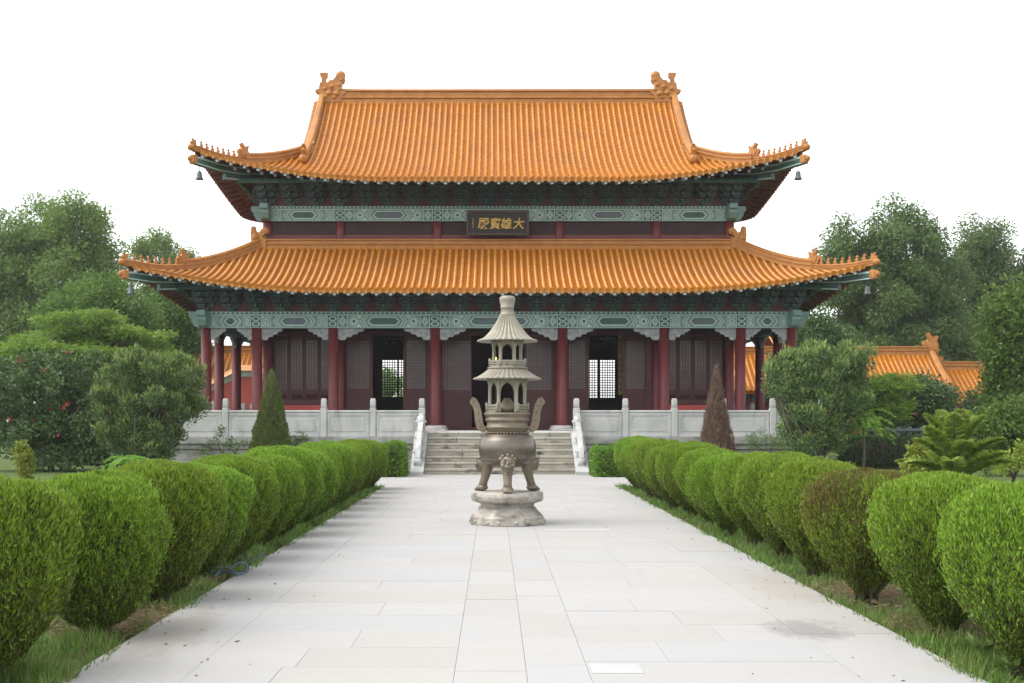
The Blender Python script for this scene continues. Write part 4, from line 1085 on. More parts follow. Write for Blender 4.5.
strips = [(-PW, -2.07), (-2.07, -.42), (-.42, 0.03), (.03, .42), (.42, 2.07), (2.07, PW)]
for si, (a, b) in enumerate(strips):
    y = -6+random.uniform(0, .5)
    while y < YX1-.2:
        Ls = .62 if si in (1, 4) else (.9 if si in (2, 3) else 1.25)
        L = Ls+random.uniform(-.03, .03); y1 = min(y+L, YX1+.15)
        if si in (1, 4):
            cut = random.uniform(.3, .7) if random.random() < .85 else None
            if cut: xm = a+(b-a)*cut; slab(a, xm, y, y1); slab(xm, b, y, y1)
            else: slab(a, b, y, y1)
        elif si == 3 and abs(y-6.9) < .45: slab(a, b, y, y1)
        else: slab(a, b, y, y1)
        y = y1
for sx in (-1, 1):
    x = PW
    while x < 7.4:
        x1 = x+1.2; y = YX0
        while y < YX1-1.5:
            y1 = min(y+.65, YX1-1.4); slab(min(sx*x, sx*x1), max(sx*x, sx*x1), y, y1); y = y1
        x = x1
struct('path', mb, M['pave'], fix=False)
for (x0, x1, y0, y1) in ((.44, .76, 6.72, 6.98), (.55, 1.5, 15.35, 15.65)):
    z = .0265; mbn.add([(x0, y0, z), (x1, y0, z), (x1, y1, z), (x0, y1, z), (x0, y0, .01), (x1, y0, .01), (x1, y1, .01), (x0, y1, .01)], [(0, 1, 2, 3), (4, 5, 1, 0), (5, 6, 2, 1), (6, 7, 3, 2), (7, 4, 0, 3)])
struct('path_repair', mbn, M['pave_new'], fix=False)

# ------------------------------------------------------------------ incense burner on its pedestal
BX, BY = .035, 16.5; BD = BY
def bz(py): return PZ(py, BD)
pu = FPX/BD
ped = thing('stone_pedestal', 'stained octagonal stone pedestal with waisted middle standing on the paved path', 'pedestal', (BX, BY, .02))
mb = MB()
def octa(prof, m=0, rot=PI/8):
    for (r0, z0), (r1, z1) in zip(prof[:-1], prof[1:]): pass
    b = len(mb.v); mb.lathe([(r/math.cos(PI/8), z) for r, z in prof], 8, (0, 0, 0), m, False)
    for i in range(b, len(mb.v)):
        x, y, z = mb.v[i]; c, s_ = math.cos(rot), math.sin(rot); mb.v[i] = (BX+x*c-y*s_, BY+x*s_+y*c, z)
octa([(.545, .022), (.555, .04), (.55, .135), (.53, .15), (.46, .225), (.435, .26), (.43, .27)])
mb.build('foot', M['plinth'], ped)
mb = MB(); octa([(.41, .268), (.395, .30), (.41, .34), (.45, .355)]); mb.build('waist', M['plinth'], ped)
mb = MB(); mb.lathe([(.46, .35), (.535, .37), (.55, .395), (.55, .49), (.535, .505), (.0001, .505)], 40, (BX, BY, 0)); mb.build('top_slab', M['plinth'], ped)
mb = MB()
for k in range(8):
    an = PI/4*k+PI/8*0
    for q in (-.11, .11):
        c = V3((BX, BY, .075))+V3((math.cos(an), math.sin(an), 0))*.545+V3((-math.sin(an), math.cos(an), 0))*q*1.2
        mb.sphere(c, .035, 8, 5, 0, (1, 1, .8))
mb.build('carved_cloud', M['plinth'], ped)
bur = thing('incense_burner', 'tall weathered bronze incense burner with two fluted pagoda roofs standing on the pedestal', 'incense burner', (BX, BY, .505))
BO = (BX, BY, 0)
mb = MB()
mb.lathe([(.12, .87), (.24, .89), (.34, .94), (.41, 1.02), (.437, 1.12), (.44, 1.2), (.425, 1.28), (.385, 1.345), (.33, 1.375), (.325, 1.385)], 48, BO)
for zz, rr in ((.985, .383), (1.0, .40)): mb.lathe([(rr, zz-.006), (rr+.012, zz), (rr+.006, zz+.008)], 48, BO)
bowl = mb.build('bowl', M['bronze_bowl'], bur)
mb = MB()
mb.lathe([(.315, 1.382), (.31, 1.47), (.325, 1.478), (.335, 1.49), (.325, 1.505), (.315, 1.51), (.315, 1.575), (.335, 1.585), (.345, 1.60), (.335, 1.62), (.325, 1.63), (.33, 1.66), (.355, 1.675), (.36, 1.70), (.345, 1.715), (.0001, 1.716)], 48, BO)
for k in range(40):
    an = 2*PI*k/40; mb.sphere((BX+.322*math.cos(an), BY+.322*math.sin(an), 1.405), .016, 6, 4)
mb.build('neck', M['bronze'], bur)
# lion-faced cabriole legs: one towards the viewer, two behind to the sides
for k, an in enumerate((-PI/2, PI/6-.06, 5*PI/6+.06)):
    d = V3((math.cos(an), math.sin(an), 0)); s_ = V3((-d.y, d.x, 0)); O = V3(BO); Z = V3((0, 0, 1))
    mb = MB()
    mb.tube([O+d*.27+Z*1.02, O+d*.345+Z*.93, O+d*.35+Z*.84, O+d*.37+Z*.75, O+d*.405+Z*.65, O+d*.43+Z*.55], [.09, .105, .088, .068, .062, .072], 12)
    mb.sphere(O+d*.46+Z*.552, .075, 10, 7, 0, (1.05, 1.05, .62)); mb.sphere(O+d*.43+Z*.56, .09, 10, 7, 0, (1, 1, .6))
    for q in (-.05, -.017, .017, .05): mb.sphere(O+d*.515+s_*q+Z*.535, .026, 7, 5)
    lg = mb.build('leg', M['bronze'], bur)
    mb = MB(); C = O+d*.40+Z*.95
    mb.sphere(C, .115, 14, 10, 0, (1, 1, 1.08))
    mb.sphere(C+d*.095+Z*(-.045), .06, 10, 7, 0, (1, 1, .8)); mb.sphere(C+d*.125+Z*(.0), .028, 8, 6)
    for q in (-1, 1):
        mb.sphere(C+d*.095+s_*(q*.048)+Z*.028, .026, 8, 6); mb.sphere(C+d*.10+s_*(q*.05)+Z*.062, .03, 8, 5, 0, (1, 1, .5))
        mb.sphere(C+d*.09+s_*(q*.07)+Z*(-.03), .035, 8, 6); mb.sphere(C+d*.02+s_*(q*.10)+Z*.07, .036, 8, 6)
        mb.tube([C+d*.11+s_*(q*.03)+Z*(-.08), C+d*.105+s_*(q*.035)+Z*(-.115)], [.014, .006], 6)
    mb.sphere(C+d*.085+Z*(-.105), .045, 8, 6, 0, (1, 1, .6))
    for q in range(5): mb.sphere(C+d*.03+s_*(.10*math.cos(PI*q/4))+Z*(.07+.055*math.sin(PI*q/4)), .03, 7, 5)
    for q in range(3): mb.sphere(O+d*.405+s_*0+Z*(.80-.055*q), .05-.006*q, 8, 6, 0, (1, 1, .8))
    mb.build('lion_face', M['bronze'], lg)
# upswept handles
for sx in (-1, 1):
    mb = MB()
    pts = [(BX+sx*.325, BY, 1.455), (BX+sx*.37, BY, 1.455), (BX+sx*.415, BY, 1.50), (BX+sx*.435, BY, 1.60), (BX+sx*.45, BY, 1.72), (BX+sx*.475, BY, 1.82), (BX+sx*.52, BY, 1.89), (BX+sx*.555, BY, 1.91)]
    wd = [.045, .05, .06, .06, .055, .055, .06, .05]
    secs = []
    for i, p in enumerate(pts):
        p = V3(p); t = (V3(pts[min(i+1, 7)])-V3(pts[max(i-1, 0)])).normalized(); nn = V3((t.z, 0, -t.x))
        secs += [p+nn*wd[i]+V3((0, -.055, 0)), p+nn*wd[i]+V3((0, .055, 0)), p-nn*wd[i]+V3((0, .055, 0)), p-nn*wd[i]+V3((0, -.055, 0))]
    mb.add(secs, [(i*4+k, i*4+(k+1) % 4, (i+1)*4+(k+1) % 4, (i+1)*4+k) for i in range(7) for k in range(4)]+[(0, 1, 2, 3), (31, 30, 29, 28)])
    for i in range(1, 7): p = V3(pts[i]); mb.sphere(p+V3((0, -.05, 0)), .02, 7, 5)
    mb.build('handle', M['bronze'], bur)
def posts(r, z0, z1, n, rad, name, rot=0.0):
    for k in range(n):
        an = 2*PI*k/n+rot; x, y = BX+r*math.cos(an), BY+r*math.sin(an)
        mb = MB(); mb.lathe([(rad*1.4, 0), (rad*1.4, .03), (rad, .05), (rad, z1-z0-.10), (rad*1.5, z1-z0-.05), (rad*1.7, z1-z0)], 10, (x, y, z0)); mb.build(name, M['bronze_pale'], bur)
def rail(r, z0, z1, n, rot, name='tier_railing', only=None):
    mb = MB()
    for k in (only or range(n)):
        a0, a1 = 2*PI*k/n+rot, 2*PI*(k+1)/n+rot
        A = V3((BX+r*math.cos(a0), BY+r*math.sin(a0), 0)); B = V3((BX+r*math.cos(a1), BY+r*math.sin(a1), 0)); d = (B-A).normalized(); nn = V3((d.y, -d.x, 0)); L = (B-A).length; Z = V3((0, 0, 1)); c = (A+B)/2
        mb.lathe([(.022, z0), (.022, z1+.015), (.012, z1+.03)], 8, (A.x, A.y, 0))
        if only and k == only[-1]: mb.lathe([(.022, z0), (.022, z1+.015), (.012, z1+.03)], 8, (B.x, B.y, 0))
        h = z1-z0
        for zz, hz in ((z1-.012, .013), (z0+.012, .012), (z0+h*.5, .008)): mb.obox(c+Z*zz, d, nn, Z, L/2-.015, .013, hz)
        m = max(2, int(L/.075))
        for j in range(m):
            u = -L/2+L*(j+.5)/m
            for s2 in (-1, 1): mb.obox(c+d*u+Z*(z0+h*.5), (d*.7+Z*(.7*s2*h/.09)).normalized(), nn, (Z*.7-d*(.7*s2)).normalized(), h*.42, .008, .007)
    mb.build(name, M['bronze_pale'], bur)
def flute_roof(r_top, z_top, r_e, z_e, nf, bulge, name, sag=.55):
    mb = MB(); K = 14; prof = []
    for i in range(K+1):
        t = i/K; prof.append((r_e+(r_top-r_e)*(t**sag), z_e+(z_top-z_e)*t))
    amp = lambda th, r, z: r*(1+.028*math.cos(nf*th)) if z < z_top-.001 else r
    n = nf*8
    def mod(th, r, z): return r+(.016+.010*(r-r_top)/(r_e-r_top))*(abs(math.cos(nf*th/2))-.5)*1.2
    under = [(r_top*.9, z_e+.02), (r_e*.97, z_e-.022)]
    mb.lathe(under+[(r_e, z_e-.02)]+prof, n, BO, 0, True, mod)
    return mb.build(name, M['bronze_pale'], bur)
# first tier
posts(.265, 1.716, 2.235, 6, .027, 'lower_post', 0)
rail(.315, 1.72, 1.835, 6, 0, 'lower_railing', (5, 0)); rail(.315, 1.72, 1.835, 6, 0, 'lower_railing', (2, 3))
mb = MB()        # arched brackets between the posts
for k in range(6):
    a0, a1 = 2*PI*k/6, 2*PI*(k+1)/6
    A = V3((BX+.265*math.cos(a0), BY+.265*math.sin(a0), 0)); B = V3((BX+.265*math.cos(a1), BY+.265*math.sin(a1), 0)); d = (B-A).normalized(); L = (B-A).length; nn = V3((d.y, -d.x, 0))
    arch = [(0, 0), (0, -.19), (.035, -.18), (.05, -.12), (.09, -.075), (L/2, -.045), (L-.09, -.075), (L-.05, -.12), (L-.035, -.18), (L, -.19), (L, 0)]
    mb.prism(arch, A+V3((0, 0, 2.225)), d, V3((0, 0, 1)), .012)
mb.lathe([(.29, 2.205), (.30, 2.235)], 24, BO)
mb.build('lower_arch', M['bronze_pale'], bur)
mb = MB(); mb.lathe([(.05, 1.716), (.16, 1.73), (.17, 1.80), (.09, 1.86), (.05, 1.93), (.0001, 1.94)], 16, BO); mb.build('inner_cap', M['bronze'], bur)
flute_roof(.27, 2.385, .505, 2.238, 36, .02, 'lower_pagoda_roof', .75)
mb = MB(); mb.lathe([(.27, 2.37), (.305, 2.385), (.305, 2.40), (.0001, 2.401)], 32, BO); mb.build('upper_deck', M['bronze_pale'], bur)
rail(.285, 2.40, 2.505, 8, PI/8, 'upper_railing')
posts(.205, 2.40, 2.80, 6, .026, 'upper_post', 0)
mb = MB()
for k in range(6):
    a0, a1 = 2*PI*k/6, 2*PI*(k+1)/6
    A = V3((BX+.205*math.cos(a0), BY+.205*math.sin(a0), 0)); B = V3((BX+.205*math.cos(a1), BY+.205*math.sin(a1), 0)); d = (B-A).normalized(); L = (B-A).length
    arch = [(0, 0), (0, -.12), (.03, -.11), (.05, -.07), (L/2, -.035), (L-.05, -.07), (L-.03, -.11), (L, -.12), (L, 0)]
    mb.prism(arch, A+V3((0, 0, 2.80)), d, V3((0, 0, 1)), .012)
mb.lathe([(.235, 2.775), (.25, 2.81)], 24, BO)
mb.build('upper_arch', M['bronze_pale'], bur)
flute_roof(.105, 3.20, .445, 2.815, 30, .02, 'upper_pagoda_roof', .58)
mb = MB(); mb.lathe([(.10, 3.18), (.115, 3.20), (.115, 3.215), (.098, 3.225), (.10, 3.25), (.095, 3.30), (.105, 3.31), (.105, 3.325), (.098, 3.335), (.112, 3.40), (.118, 3.445), (.112, 3.475), (.085, 3.492), (.0001, 3.495)], 32, BO, 0, True, lambda th, r, z: r*(1+(.03*math.cos(12*th) if z > 3.34 else 0)))
mb.build('finial', M['bronze_pale'], bur)

# ------------------------------------------------------------------ clipped hedge bushes
def hedge_variant(seed, full=False, H=1.17, RM=.525, N_=90000):
    r_ = np.random.default_rng(seed)
    pz = np.array([.05, .12, .28, .45, .62, .80, .95, 1.06, 1.14, 1.19, 1.21])*H/1.21
    pr = np.array([.08, .15, .28, .425, .535, .578, .56, .51, .41, .25, .0])*RM/.575
    if full: pr = np.array([.08, .23, .38, .485, .56, .58, .56, .515, .42, .27, .0])*RM/.575
    seg = np.hypot(np.diff(pz), np.diff(pr)); area = seg*(pr[1:]+pr[:-1])/2; cum = np.concatenate([[0], np.cumsum(area)]); cum /= cum[-1]
    u = r_.random(N_); t = np.interp(u, cum, np.arange(len(pz))); z = np.interp(t, np.arange(len(pz)), pz); r = np.interp(t, np.arange(len(pz)), pr)
    th = r_.random(N_)*2*PI
    ph = r_.random(6)*6.28
    lump = 1+.05*np.sin(3*th+ph[0]+3*z)+.045*np.sin(5*th+ph[1]-5*z)+.05*np.sin(2*th+ph[2])+.035*np.sin(th*7+ph[3]+8*z)+.03*np.sin(9*z+ph[3]+2*th)
    # fine bunching of shoots
    lump += .045*np.sin(17*th+ph[4]+13*z)*np.sin(19*z+ph[5]+4*th)+.03*np.sin(29*th-ph[1]+9*z)*np.sin(31*z+ph[0]-6*th)
    depth = r_.random(N_)**1.6*.13-(r_.random(N_) < .03)*r_.random(N_)*.07
    rr = np.maximum(0, r*lump-depth*np.clip(r/.3, .2, 1)); zz = z*(1+.025*np.sin(2*th+ph[1])*np.clip(z-.6, 0, 1)+.02*np.sin(7*rr*np.cos(th)*3+ph[0])*np.clip(z-.8, 0, 1))-depth*np.clip(z-.9, 0, .3)
    b = np.stack([rr*np.cos(th), rr*np.sin(th), zz], 1)
    nz = np.interp(t, np.arange(len(pz)), np.array([-.3, -.4, -.5, -.5, -.4, -.1, .25, .6, .85, 1, 1])); nr = np.sqrt(np.clip(1-nz**2, .05, 1))
    nrm = np.stack([np.cos(th)*nr, np.sin(th)*nr, nz], 1)
    ax = unit(nrm*.5+np.array([0, 0, .95])+r_.normal(size=(N_, 3))*.33)
    ln = r_.uniform(.020, .048, N_); wd = r_.uniform(.0055, .011, N_)
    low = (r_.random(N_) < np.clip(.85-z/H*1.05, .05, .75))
    return b-ax*(ln*.45)[:, None], ax, ln, wd, low, (pz, pr)
def hedge_objs(seed, brown=False, full=False):
    b, ax, ln, wd, low, (pz, pr) = hedge_variant(seed, full)
    mats = [M['hedge'], M['hedge_low'], M['twig'], M['hedge_brown']]
    g = []
    if brown:
        br = rng.random(len(b)) < np.clip(.30+.45*(b[:, 2]-.75)/.4+.35*np.sin(b[:, 0]*7+2)*np.sin(b[:, 2]*6+b[:, 1]*5), .08, .9)
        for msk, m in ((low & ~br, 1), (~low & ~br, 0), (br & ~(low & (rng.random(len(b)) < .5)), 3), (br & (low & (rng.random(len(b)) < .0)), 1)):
            if msk.any(): g.append((b[msk], ax[msk], ln[msk], wd[msk], m))
    else:
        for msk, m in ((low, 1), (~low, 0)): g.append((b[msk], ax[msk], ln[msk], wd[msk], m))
    mb = MB(); mb.lathe([(max(.01, r*.80-.02), z*.97+.01) for z, r in zip(pz[2:], pr[2:])], 16)
    return leaf_mesh('crown', g, mats, None, (mb.v, mb.f, [2]*len(mb.f)))
def hedge_trunk(seed):
    rr = random.Random(seed); mb = MB()
    for k in range(22):
        an = rr.uniform(0, 6.28); r0 = rr.uniform(.01, .08); r1 = rr.uniform(.12, .36)
        mb.tube([(r0*math.cos(an), r0*math.sin(an), -.05), (r0*1.6*math.cos(an), r0*1.6*math.sin(an), .18), (r1*math.cos(an+.3), r1*math.sin(an+.3), rr.uniform(.4, .7))], [rr.uniform(.018, .03), .018, .008], 5)
    return mb.build('trunk', M['twig'], None, (0, 0, 0))
crowns = [hedge_objs(100+k) for k in range(5)]; full_crowns = [hedge_objs(300+k, False, True) for k in range(5)]; brown_crown = hedge_objs(222, True); trunks = [hedge_trunk(k) for k in range(3)]
ORD = ['first', 'second', 'third', 'fourth', 'fifth', 'sixth', 'seventh', 'eighth', 'ninth', 'tenth', 'eleventh', 'twelfth', 'thirteenth', 'fourteenth']
used = set()
def hang(src, parent, rz=0.0):
    o = src if src.name not in used else src.copy()
    if src.name in used: COL.objects.link(o)
    else: used.add(src.name)
    o.parent = parent; o.location = (0, 0, 0); o.rotation_euler = (0, 0, rz); return o
DL = [6.62, 8.02, 9.55, 10.9, 12.2, 13.5, 14.85, 16.2, 17.6, 19.0, 20.4, 21.8, 23.2, 24.6]
DR = [6.78, 8.06, 9.55, 11.0, 12.5, 13.8, 15.1, 16.6, 18.1, 19.6, 21.0, 22.4, 23.7, 25.0]
for side, ds in ((-1, DL), (1, DR)):
    for k, d in enumerate(ds):
        x = side*3.15+random.uniform(-.05, .05)
        if side < 0 and k == 0: x = -3.30
        row = 'blue hose row' if side < 0 else 'row across from the blue hose'
        lab = f'clipped round hedge bush, {ORD[k]} from the viewer in the {row}'
        brown = side > 0 and k == 2
        if brown: lab = 'hedge bush with browned foliage beside a bare earth patch at the path edge'
        s = random.uniform(.97, 1.05)
        t = thing('hedge_bush', lab, 'hedge bush', (x, d, 0), 0, 'clipped hedge bushes lining the path')
        wsc = s*(1.0 if side < 0 else .99)*(1.0 if k < 4 or side > 0 else 1.03)*random.uniform(.97, 1.03); t.scale = (wsc, wsc*random.uniform(.96, 1.12), s*(1.04 if k == 0 or side < 0 and k < 3 else .99)*random.uniform(.95, 1.04))
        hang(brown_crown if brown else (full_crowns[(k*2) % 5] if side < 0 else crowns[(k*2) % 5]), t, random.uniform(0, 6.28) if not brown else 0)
        hang(trunks[k % 3], t, random.uniform(0, 6.28))
for o in crowns+full_crowns+trunks+[brown_crown]:
    if o.name not in used: bpy.data.objects.remove(o)
# square hedges against the stairs
def box_hedge(name, label, x0, x1, y0, y1, h, mat, n, ln0, ln1, grp=None):
    c = ((x0+x1)/2, (y0+y1)/2); t = thing(name, label, 'hedge', (c[0], c[1], 0), 0, grp)
    w, dd = x1-x0, y1-y0
    fr = [w*h, w*h, dd*h, dd*h, w*dd]; pick = rng.choice(5, n, p=np.array(fr)/sum(fr)); a, b_ = rng.random(n), rng.random(n)
    P = np.zeros((n, 3)); Nn = np.zeros((n, 3))
    for f in range(5):
        m = pick == f
        if f < 2: P[m] = np.stack([(a[m]-.5)*w, np.full(m.sum(), (f-.5)*dd), b_[m]*h], 1); Nn[m] = (0, f*2-1, 0)
        elif f < 4: P[m] = np.stack([np.full(m.sum(), (f-2.5)*w), (a[m]-.5)*dd, b_[m]*h], 1); Nn[m] = (f*2-5, 0, 0)
        else: P[m] = np.stack([(a[m]-.5)*w, (b_[m]-.5)*dd, np.full(m.sum(), h)], 1); Nn[m] = (0, 0, 1)
    P += rng.normal(size=(n, 3))*.035; P[:, 2] += .04*np.sin(P[:, 0]*3.1)+.03*np.sin(P[:, 0]*7)
    P[:, 2] = np.maximum(P[:, 2], .02)
    ax = unit(Nn*.7+np.array([0, 0, .5])+rng.normal(size=(n, 3))*.55)
    mb = MB(); mb.box(-w/2+.08, w/2-.08, -dd/2+.08, dd/2-.08, 0.02, h-.08)
    o = leaf_mesh('foliage', [(P, ax, rng.uniform(ln0, ln1, n), rng.uniform(ln0*.4, ln1*.45, n), 0)], [mat, M['twig']], t, (mb.v, mb.f, [1]*len(mb.f)))
    mb = MB()
    for k in range(int(w/.4)): xx = -w/2+.2+k*.4; mb.tube([(xx, 0, -.03), (xx+.05, .03, h*.6)], [.025, .01], 5)
    mb.build('stems', M['twig'], t, (0, 0, 0))
    return t
box_hedge('box_hedge', 'low square clipped hedge beside the staircase on the blue hose side', -3.75, -2.72, 29.85, 31.1, .85, M['box_hedge'], 9000, .05, .11, 'square hedges flanking the staircase')
box_hedge('box_hedge', 'low square clipped hedge beside the staircase on the browned bush side', 2.68, 3.75, 29.85, 31.1, .80, M['box_hedge'], 9000, .05, .11, 'square hedges flanking the staircase')
xh0, xh1 = PX(845, 36), PX(940, 36)
box_hedge('dark_hedge', 'low dark clipped hedge in front of the grey rail fence', xh0, xh1+1.2, 35.6, 36.6, .95, M['darkhedge'], 9000, .08, .15)
# blue hose scraps on the grass edge
for (lab, pts) in (('coiled piece of blue plastic hose lying over the paved edge', [(235, 578), (228, 575), (216, 573), (207, 576), (200, 571), (214, 571), (228, 572), (240, 569), (247, 571), (245, 576), (234, 579), (222, 578), (214, 581)]),
                   ('short piece of blue plastic hose lying in the grass strip', [(240, 559), (246, 562), (250, 565), (258, 561), (264, 559)])):
    P = []
    for i, (px_, py_) in enumerate(pts): d = FPX*EYE/(py_-420); P.append(V3((PX(px_, d), d, .035+.02*math.sin(i*1.9)+.02)))
    t = thing('blue_hose', lab, 'hose', P[0]-V3((0, 0, P[0].z)), 0)
    Q = []
    for i in range(len(P)-1):
        p0, p1, p2, p3 = P[max(i-1, 0)], P[i], P[i+1], P[min(i+2, len(P)-1)]
        for k in range(5):
            s = k/5; Q.append(((p1*2)+(p2-p0)*s+(p0*2-p1*5+p2*4-p3)*s*s+(p1*3-p0-p2*3+p3)*s*s*s)*.5)
    Q.append(P[-1]); mb = MB(); mb.tube(Q, .010, 7); mb.build('hose_tube', M['hose'], t)

# ------------------------------------------------------------------ grass
def grass_patch(n, xa, xb, ya, yb, h0, h1, dens=None):
    x = rng.uniform(xa, xb, n); y = ya+(yb-ya)*rng.random(n)**1.9
    bare = np.zeros(n, bool)
    for (cx_, cy_, rx, ry) in ((3.35, 9.9, .7, .7), (-3.1, 8.6, .45, .5), (-3.3, 10.6, .35, .45)): bare |= (((x-cx_)/rx)**2+((y-cy_)/ry)**2 < rng.uniform(.4, 1.3, n))
    cl = np.sin(x*5.1+y*2.3)*np.sin(y*4.7-x*3.1)+np.sin(x*11+y*7)*.5
    keep = ~bare & ~((y > 25.85) & (y < 29.85) & (np.abs(x) < 7.5)) & ~((y > 29.8) & (np.abs(x) < 3.8)) & (rng.random(n) < .55+.4*cl)
    x, y, cl = x[keep], y[keep], cl[keep]; m = len(x)
    b = np.stack([x, y, np.full(m, -.03)], 1); ax = unit(np.stack([rng.normal(size=m)*.45, rng.normal(size=m)*.45, np.ones(m)], 1))
    ln = rng.uniform(h0, h1, m)*(1+.35*cl); return (b, ax, ln, rng.uniform(.006, .012, m)*(1+np.maximum(0, y-10)*.06), 0)
gs = [grass_patch(60000, -4.6, -2.74, 5.2, 26, .06, .15), grass_patch(60000, 2.74, 4.6, 5.2, 26, .06, .15), grass_patch(15000, -12, -4.6, 8, 32, .08, .2), grass_patch(15000, 4.6, 13, 8, 32, .08, .2)]
def straw(n, cx_, cy_, rx, ry):
    a = rng.random(n)*6.28; r = np.sqrt(rng.random(n)); x, y = cx_+rx*r*np.cos(a), cy_+ry*r*np.sin(a); k = np.abs(x) > 2.8; x, y = x[k], y[k]; m = len(x)
    return (np.stack([x, y, rng.uniform(.0, .04, m)], 1), unit(np.stack([rng.normal(size=m), rng.normal(size=m), rng.uniform(-.1, .5, m)], 1)), rng.uniform(.04, .13, m), rng.uniform(.004, .009, m), 1)
for c in ((3.35, 9.9, .85, .9), (-3.1, 8.6, .6, .7), (-3.3, 10.6, .5, .6), (3.3, 8.3, .4, .5)): gs.append(straw(1600, *c))
for q in list(gs[:2]):
    pick = rng.random(len(q[0])) < .16; gs.append((q[0][pick], unit(q[1][pick]+rng.normal(size=(pick.sum(), 3))*.35), q[2][pick]*.9, q[3][pick]*.8, 1))
o = leaf_mesh('grass', gs, [M['blade'], M['straw']]); o['kind'] = 'stuff'
m = 110; sx_ = np.where(rng.random(m) < .5, -1.0, 1.0); x = sx_*(2.8-np.abs(rng.normal(size=m))*.5); y = 6+18*rng.random(m)**1.6
far = np.abs(x) < 2.78; x, y = x[far], y[far]; m = len(x)
o = leaf_mesh('fallen_leaves', [(np.stack([x, y, np.full(m, .026)], 1), unit(np.stack([rng.normal(size=m), rng.normal(size=m), rng.uniform(.0, .25, m)], 1)), rng.uniform(.015, .05, m), rng.uniform(.006, .02, m), 0)], [M['straw']]); o['kind'] = 'stuff'
# broad-leaved weeds in the strip
for (x, y, lab) in ((3.12, 7.35, 'low broad leaved weed growing in the grass by the second hedge bush'), (3.05, 6.75, 'low broad leaved weed growing in the grass at the path edge by the first bush'), (3.28, 7.0, 'low broad leaved weed growing under the first hedge bush')):
    t = thing('weed', lab, 'weed', (x, y, 0), 0, 'weeds in the grass strip'); n = 26
    an = rng.random(n)*6.28; b = np.stack([np.cos(an)*.03, np.sin(an)*.03, rng.uniform(.02, .08, n)], 1)
    ax = unit(np.stack([np.cos(an), np.sin(an), rng.uniform(.2, 1.0, n)], 1)); leaf_mesh('leaves', [(b, ax, rng.uniform(.06, .12, n), rng.uniform(.03, .05, n), 0)], [M['broad']], t)
# ------------------------------------------------------------------ trees and shrubs
def ellipsoid_pts(n, ells, shell=.5):
    vol = np.array([e[3]*e[4]*e[5] for e in ells])**.75; pick = rng.choice(len(ells), n, p=vol/vol.sum()); E_ = np.array(ells)[pick]
    d = rand_dirs(n); r = (shell**3+(1-shell**3)*rng.random(n))**(1/3)
    return E_[:, :3]+d*r[:, None]*E_[:, 3:6], d
def foliage(name, parent, base, C, crad, nl, ll, lw, mat, droop=0.0, flat=1.0, outward=.6, up=0.0, jit=.6, tips=None):
    """leaves in clumps round the centres C (n x 3, world); crad clump radius array"""
    nc = len(C); per = np.maximum(3, (nl*crad**2/np.sum(crad**2)).astype(int)); idx = np.repeat(np.arange(nc), per); n = len(idx)
    d = rand_dirs(n); r = crad[idx]*rng.random(n)**.55
    P = C[idx]+d*r[:, None]*np.array([1, 1, flat])
    ax = unit(d*outward*np.array([1, 1, flat])+rng.normal(size=(n, 3))*jit+np.array([0, 0, up-droop]))
    P = P-np.array(base)[None, :]; P[:, 2] = np.maximum(P[:, 2], .03)
    ln = rng.uniform(ll*.6, ll*1.25, n); wd = rng.uniform(lw*.7, lw*1.3, n)
    g = [(P, ax, ln, wd, 0)]
    if tips:        # paler leaves on the upper outer part of each clump
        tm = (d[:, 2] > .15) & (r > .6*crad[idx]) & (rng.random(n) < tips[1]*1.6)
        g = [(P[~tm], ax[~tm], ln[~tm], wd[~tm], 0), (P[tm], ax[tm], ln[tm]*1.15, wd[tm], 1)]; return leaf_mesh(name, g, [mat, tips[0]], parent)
    return leaf_mesh(name, g, [mat], parent)
def limbs(parent, base, ells, C, rad, mat, nl=26, fork=.35, lean=(0, 0)):
    mb = MB(); B = V3(base); zt = max(e[2]+e[5]*.35 for e in ells); top = V3((np.mean([e[0] for e in ells]), np.mean([e[1] for e in ells]), zt))
    ctrl = [B-V3((0, 0, .1)), B.lerp(top, .3)+V3((lean[0]+rad*.8, lean[1], 0)), B.lerp(top, .65)+V3((-rad*.6, 0, 0)), top]
    mb.tube(ctrl, [rad*1.25, rad, rad*.6, rad*.15], 9)
    sel = rng.choice(len(C), min(nl, len(C)), replace=False)
    for i in sel:
        e = V3(C[i]); f = fork+random.uniform(0, .45); s = B.lerp(top, min(.92, f)); mid = s.lerp(e, .5)+V3((0, 0, .12*(e-s).length)); r0 = rad*(.55-.4*min(1, f))
        mb.tube([s, mid, e], [max(.015, r0), max(.012, r0*.6), .01], 5)
    return mb.build('trunk', mat, parent, base)
def ell(px, py, rx, ry, d, dep=.8, dy=0.0): return (PX(px, d), d+dy, PZ(py, d), rx/FPX*d, rx/FPX*d*dep, ry/FPX*d)
def tree(name, label, cat, d, spec, bpx, mat, nc, crad, nl, ll, lw, trunk=.2, droop=0.0, flat=1.0, shell=.45, up=0.0, group=None, dep=.8, nlimb=26, fork=.35, bark='bark', outward=.6, jit=.6, crown='crown'):
    ells = [ell(*s, d, dep) for s in spec]; base = (PX(bpx, d), d, 0)
    t = thing(name, label, cat, base, 0, group)
    C, _ = ellipsoid_pts(nc, ells, shell); cr = crad*rng.uniform(.6, 1.35, nc)
    foliage(crown, t, base, C, cr, nl, ll, lw, mat, droop, flat, outward, up, jit)
    limbs(t, base, ells, C, trunk, M[bark], nlimb, fork)
    return t, ells, base
G = 'background trees behind the temple garden'
